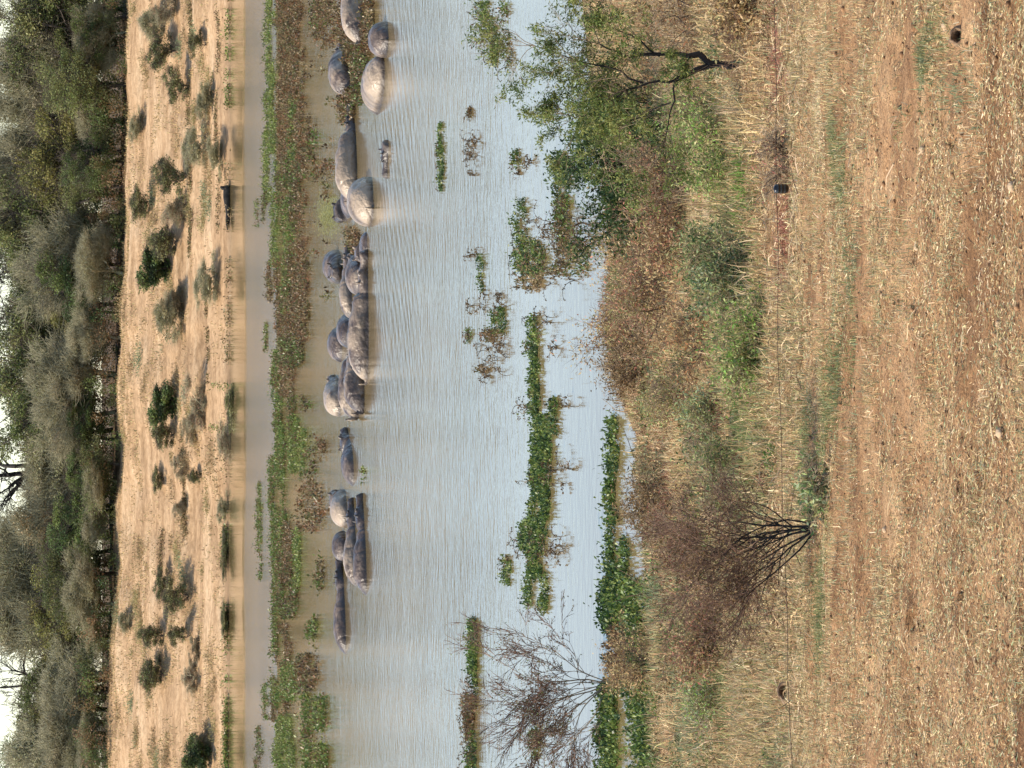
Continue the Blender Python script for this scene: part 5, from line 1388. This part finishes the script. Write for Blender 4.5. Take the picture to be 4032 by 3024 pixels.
for i, (kd, foot, row, hpx, wpx, lab) in enumerate(bank):
    x, y = far_ground(foot, row)
    s = y / F_PX
    kk = {'g': 'green', 'd': 'dark', 'p': 'grey', 'b': 'grey'}[kd]
    put_tree(kk, 0, x, y, hpx * s * 0.95, wpx * s * (1.1 if kd == 'd' else 1.25), rngT.uniform(0, 6.28), {'g': 'green_shrub', 'd': 'dark_shrub', 'p': 'pale_shrub', 'b': 'brown_shrub'}[kd], lab, 'shrub', 'shrubs growing on the sandy far bank', proto=SB[(kd, i % 2)])

# dry tufts and low growth over the far bank and a green fringe at its foot
rng = np.random.default_rng(88)
bag = Bag()
n = 55000
x = rng.uniform(-30, 30, n); y = rng.uniform(203, 240, n)
k = fbm(x, y, 91, 0.35, 4) + rng.uniform(-0.08, 0.08, n) + 0.07 * (x < -10) > 0.55
x, y = x[k], y[k]
z = ground(x, y, False); k = z > 0.15; x, y, z = x[k], y[k], z[k]
cols = np.array([STRAW * 0.95, KHA * 1.2, STRAW * 0.8, TAN * 1.2, TAN, STRAW])[rng.integers(0, 6, len(x))]
bag.add(*blades(rng, np.stack([x, y, z], 1), 0.16, 0.05, cols, lean=1.0, jit=0.35))
o = link('grass', bag.mesh('grass'), M_dry)
tag(o, 'sparse dry tufts speckling the sandy bank across the river', kind='stuff'); o['category'] = 'grass'
rng = np.random.default_rng(188)
nc = 300
cx = rng.uniform(-26, 26, nc); cy = rng.uniform(206, 233, nc)
k = fbm(cx, cy, 45, 0.16, 3) > 0.47; cx, cy = cx[k], cy[k]; nc = len(cx)
cr = rng.uniform(0.25, 0.9, nc); n = 24000
pk = rng.choice(nc, n, p=cr ** 2 / (cr ** 2).sum())
P = np.stack([cx, cy, ground(cx, cy, False)], 1)[pk] + unit(rng.normal(size=(n, 3))) * (rng.uniform(0, 1, n) ** 0.5)[:, None] * cr[pk][:, None] * np.array([1.5, 1.2, 0.55])
P[:, 2] = np.maximum(P[:, 2], ground(P[:, 0], P[:, 1], False))
cc = np.array([KHA, KHA * 1.2, GRYG * 1.2, TAN, TAN * 1.2, STRAW * 0.8])[rng.integers(0, 6, nc)][pk]
V, F, Cc = leaves(rng, P, np.full(n, 0.20), 0.045, cc, up=0.5, jit=0.3)
o = link('low_scrub', mesh_np('low_scrub', V, F, col=Cc), M_leaf)
tag(o, 'low straw-coloured scrub and twigs thinly covering the sandy far bank', kind='stuff'); o['category'] = 'scrub'
rng = np.random.default_rng(89)
VV = []; FF = []; CC = []; off_ = 0
for (a0, a1, b0, b1, pal, n) in ((888, 912, 0, 450, 'g', 2400), (895, 915, 450, 900, 'o', 700), (892, 915, 900, 1500, 'o', 1500), (870, 945, 1510, 1690, 'g', 2600), (855, 915, 1690, 1900, 'o', 900), (880, 915, 1950, 2130, 'g', 700), (855, 905, 2100, 2300, 'g', 1600), (850, 880, 2300, 2600, 'g', 900), (880, 905, 2350, 2500, 'm', 700), (830, 885, 2800, 3060, 'g', 4200), (870, 890, 2640, 2800, 'g', 700)):
    n = int(n * 0.4); tx = rng.uniform(a0, a1, n // 3); ty = rng.uniform(b0, b1, n // 3); kq = fbm(ty * 0.02, ty * 0, 61, 1.0, 3) > 0.42; tx = tx[kq]; ty = ty[kq]
    if len(tx) == 0: continue
    x, y = at_z(892.0 + 0 * tx, ty, 0.0)
    y = shore_y(x)
    wide = 2.6 if 1500 < (b0 + b1) / 2 < 1900 else 0.22
    y = y + np.abs(rng.normal(0, 1, len(y))) * wide - 0.3
    z = np.maximum(ground(x, y, False), 0)
    P = np.repeat(np.stack([x, y, z], 1), 3, 0) + rng.normal(0, 0.12, (len(x) * 3, 3)) * np.array([1, 1, 0]); P[:, 2] += np.abs(rng.normal(0, 0.14, len(P)))
    cc = np.array(PAL[pal])[rng.integers(0, len(PAL[pal]), len(P))] * 1.25
    V, F, Cc = leaves(rng, P, np.full(len(P), 0.15), 0.08, cc, up=0.5, jit=0.25)
    VV.append(V); FF.append(F + off_); CC.append(Cc); off_ += len(V)
o = link('shore_plants', mesh_np('shore_plants', np.concatenate(VV), np.concatenate(FF), col=np.concatenate(CC)), M_water_leaf)
tag(o, 'thin fringe of green plants along the foot of the far bank', kind='stuff'); o['category'] = 'shore plants'

rng = np.random.default_rng(90)  # dark leaf strips put in for the shade of the undercut ledges
LV = []; LF = []; LC = []; lo = 0
for (a0, b0, b1, n) in ((752, -20, 1010, 2600), (728, 1720, 2110, 1300), (860, 60, 900, 1200), (640, 2100, 2300, 400), (820, 1100, 1500, 700)):
    for r_ in np.arange(b0, b1, 26):
        if rng.uniform() < 0.25: continue
        x0_, y0_ = far_ground(a0 + 6 * math.sin(r_ * 0.01), r_)
        m_ = int(n * 26 / (b1 - b0) * 1.3)
        P = np.stack([x0_ + rng.uniform(-0.35, 0.35, m_), y0_ + rng.normal(0, 0.25, m_), np.zeros(m_)], 1)
        P[:, 2] = ground(P[:, 0], P[:, 1], False) + np.abs(rng.normal(0, 0.07, m_))
        cc = np.array([DRYB * 0.8, KHA * 0.7, DBR, OLIVE * 0.8])[rng.integers(0, 4, m_)]
        V, F, Cc = leaves(rng, P, np.full(m_, 0.14), 0.06, cc, up=0.5, jit=0.3)
        LV.append(V); LF.append(F + lo); LC.append(Cc); lo += len(V)
o = link('low_scrub', mesh_np('low_scrub', np.concatenate(LV), np.concatenate(LF), col=np.concatenate(LC)), M_leaf)
tag(o, 'dark broken leaf lines added as shade along the ledges of the far bank', kind='stuff'); o['category'] = 'scrub'

# driftwood log at the foot of the far bank
lx0, ly0 = far_ground(898, 735); lx1, ly1 = far_ground(900, 905)
lp = np.array([lx0, float(shore_y(lx0)[0]) - 0.1, 0.10]); le = np.array([lx1, float(shore_y(lx1)[0]) - 0.05, 0.14])
root = empty('driftwood_log', tuple(lp))
tag(root, 'black tapering driftwood log lying at the foot of the far sandy bank', 'log')
S = []; prev = np.zeros(3)
L = le - lp
rs = [0.26, 0.30, 0.26, 0.22, 0.2, 0.17, 0.14, 0.10, 0.04]
for i in range(8):
    q = L * (i + 1) / 8 + np.array([0, 0, 0.04 * math.sin(i * 1.3)])
    S.append((*prev, *q, rs[i], rs[i + 1])); prev = q
V, F = tubes(np.array(S), 9)
link('stem', mesh_np('stem', V, F, smooth=True), M_log, root)
V, F = tubes(np.array([(-0.15, 0, 0.1, -0.1, 0, 0.36, 0.16, 0.12), (-0.1, 0, 0.36, -0.02, 0, 0.46, 0.12, 0.05)]), 7)
link('branch_stub', mesh_np('branch_stub', V, F, smooth=True), M_log, root)
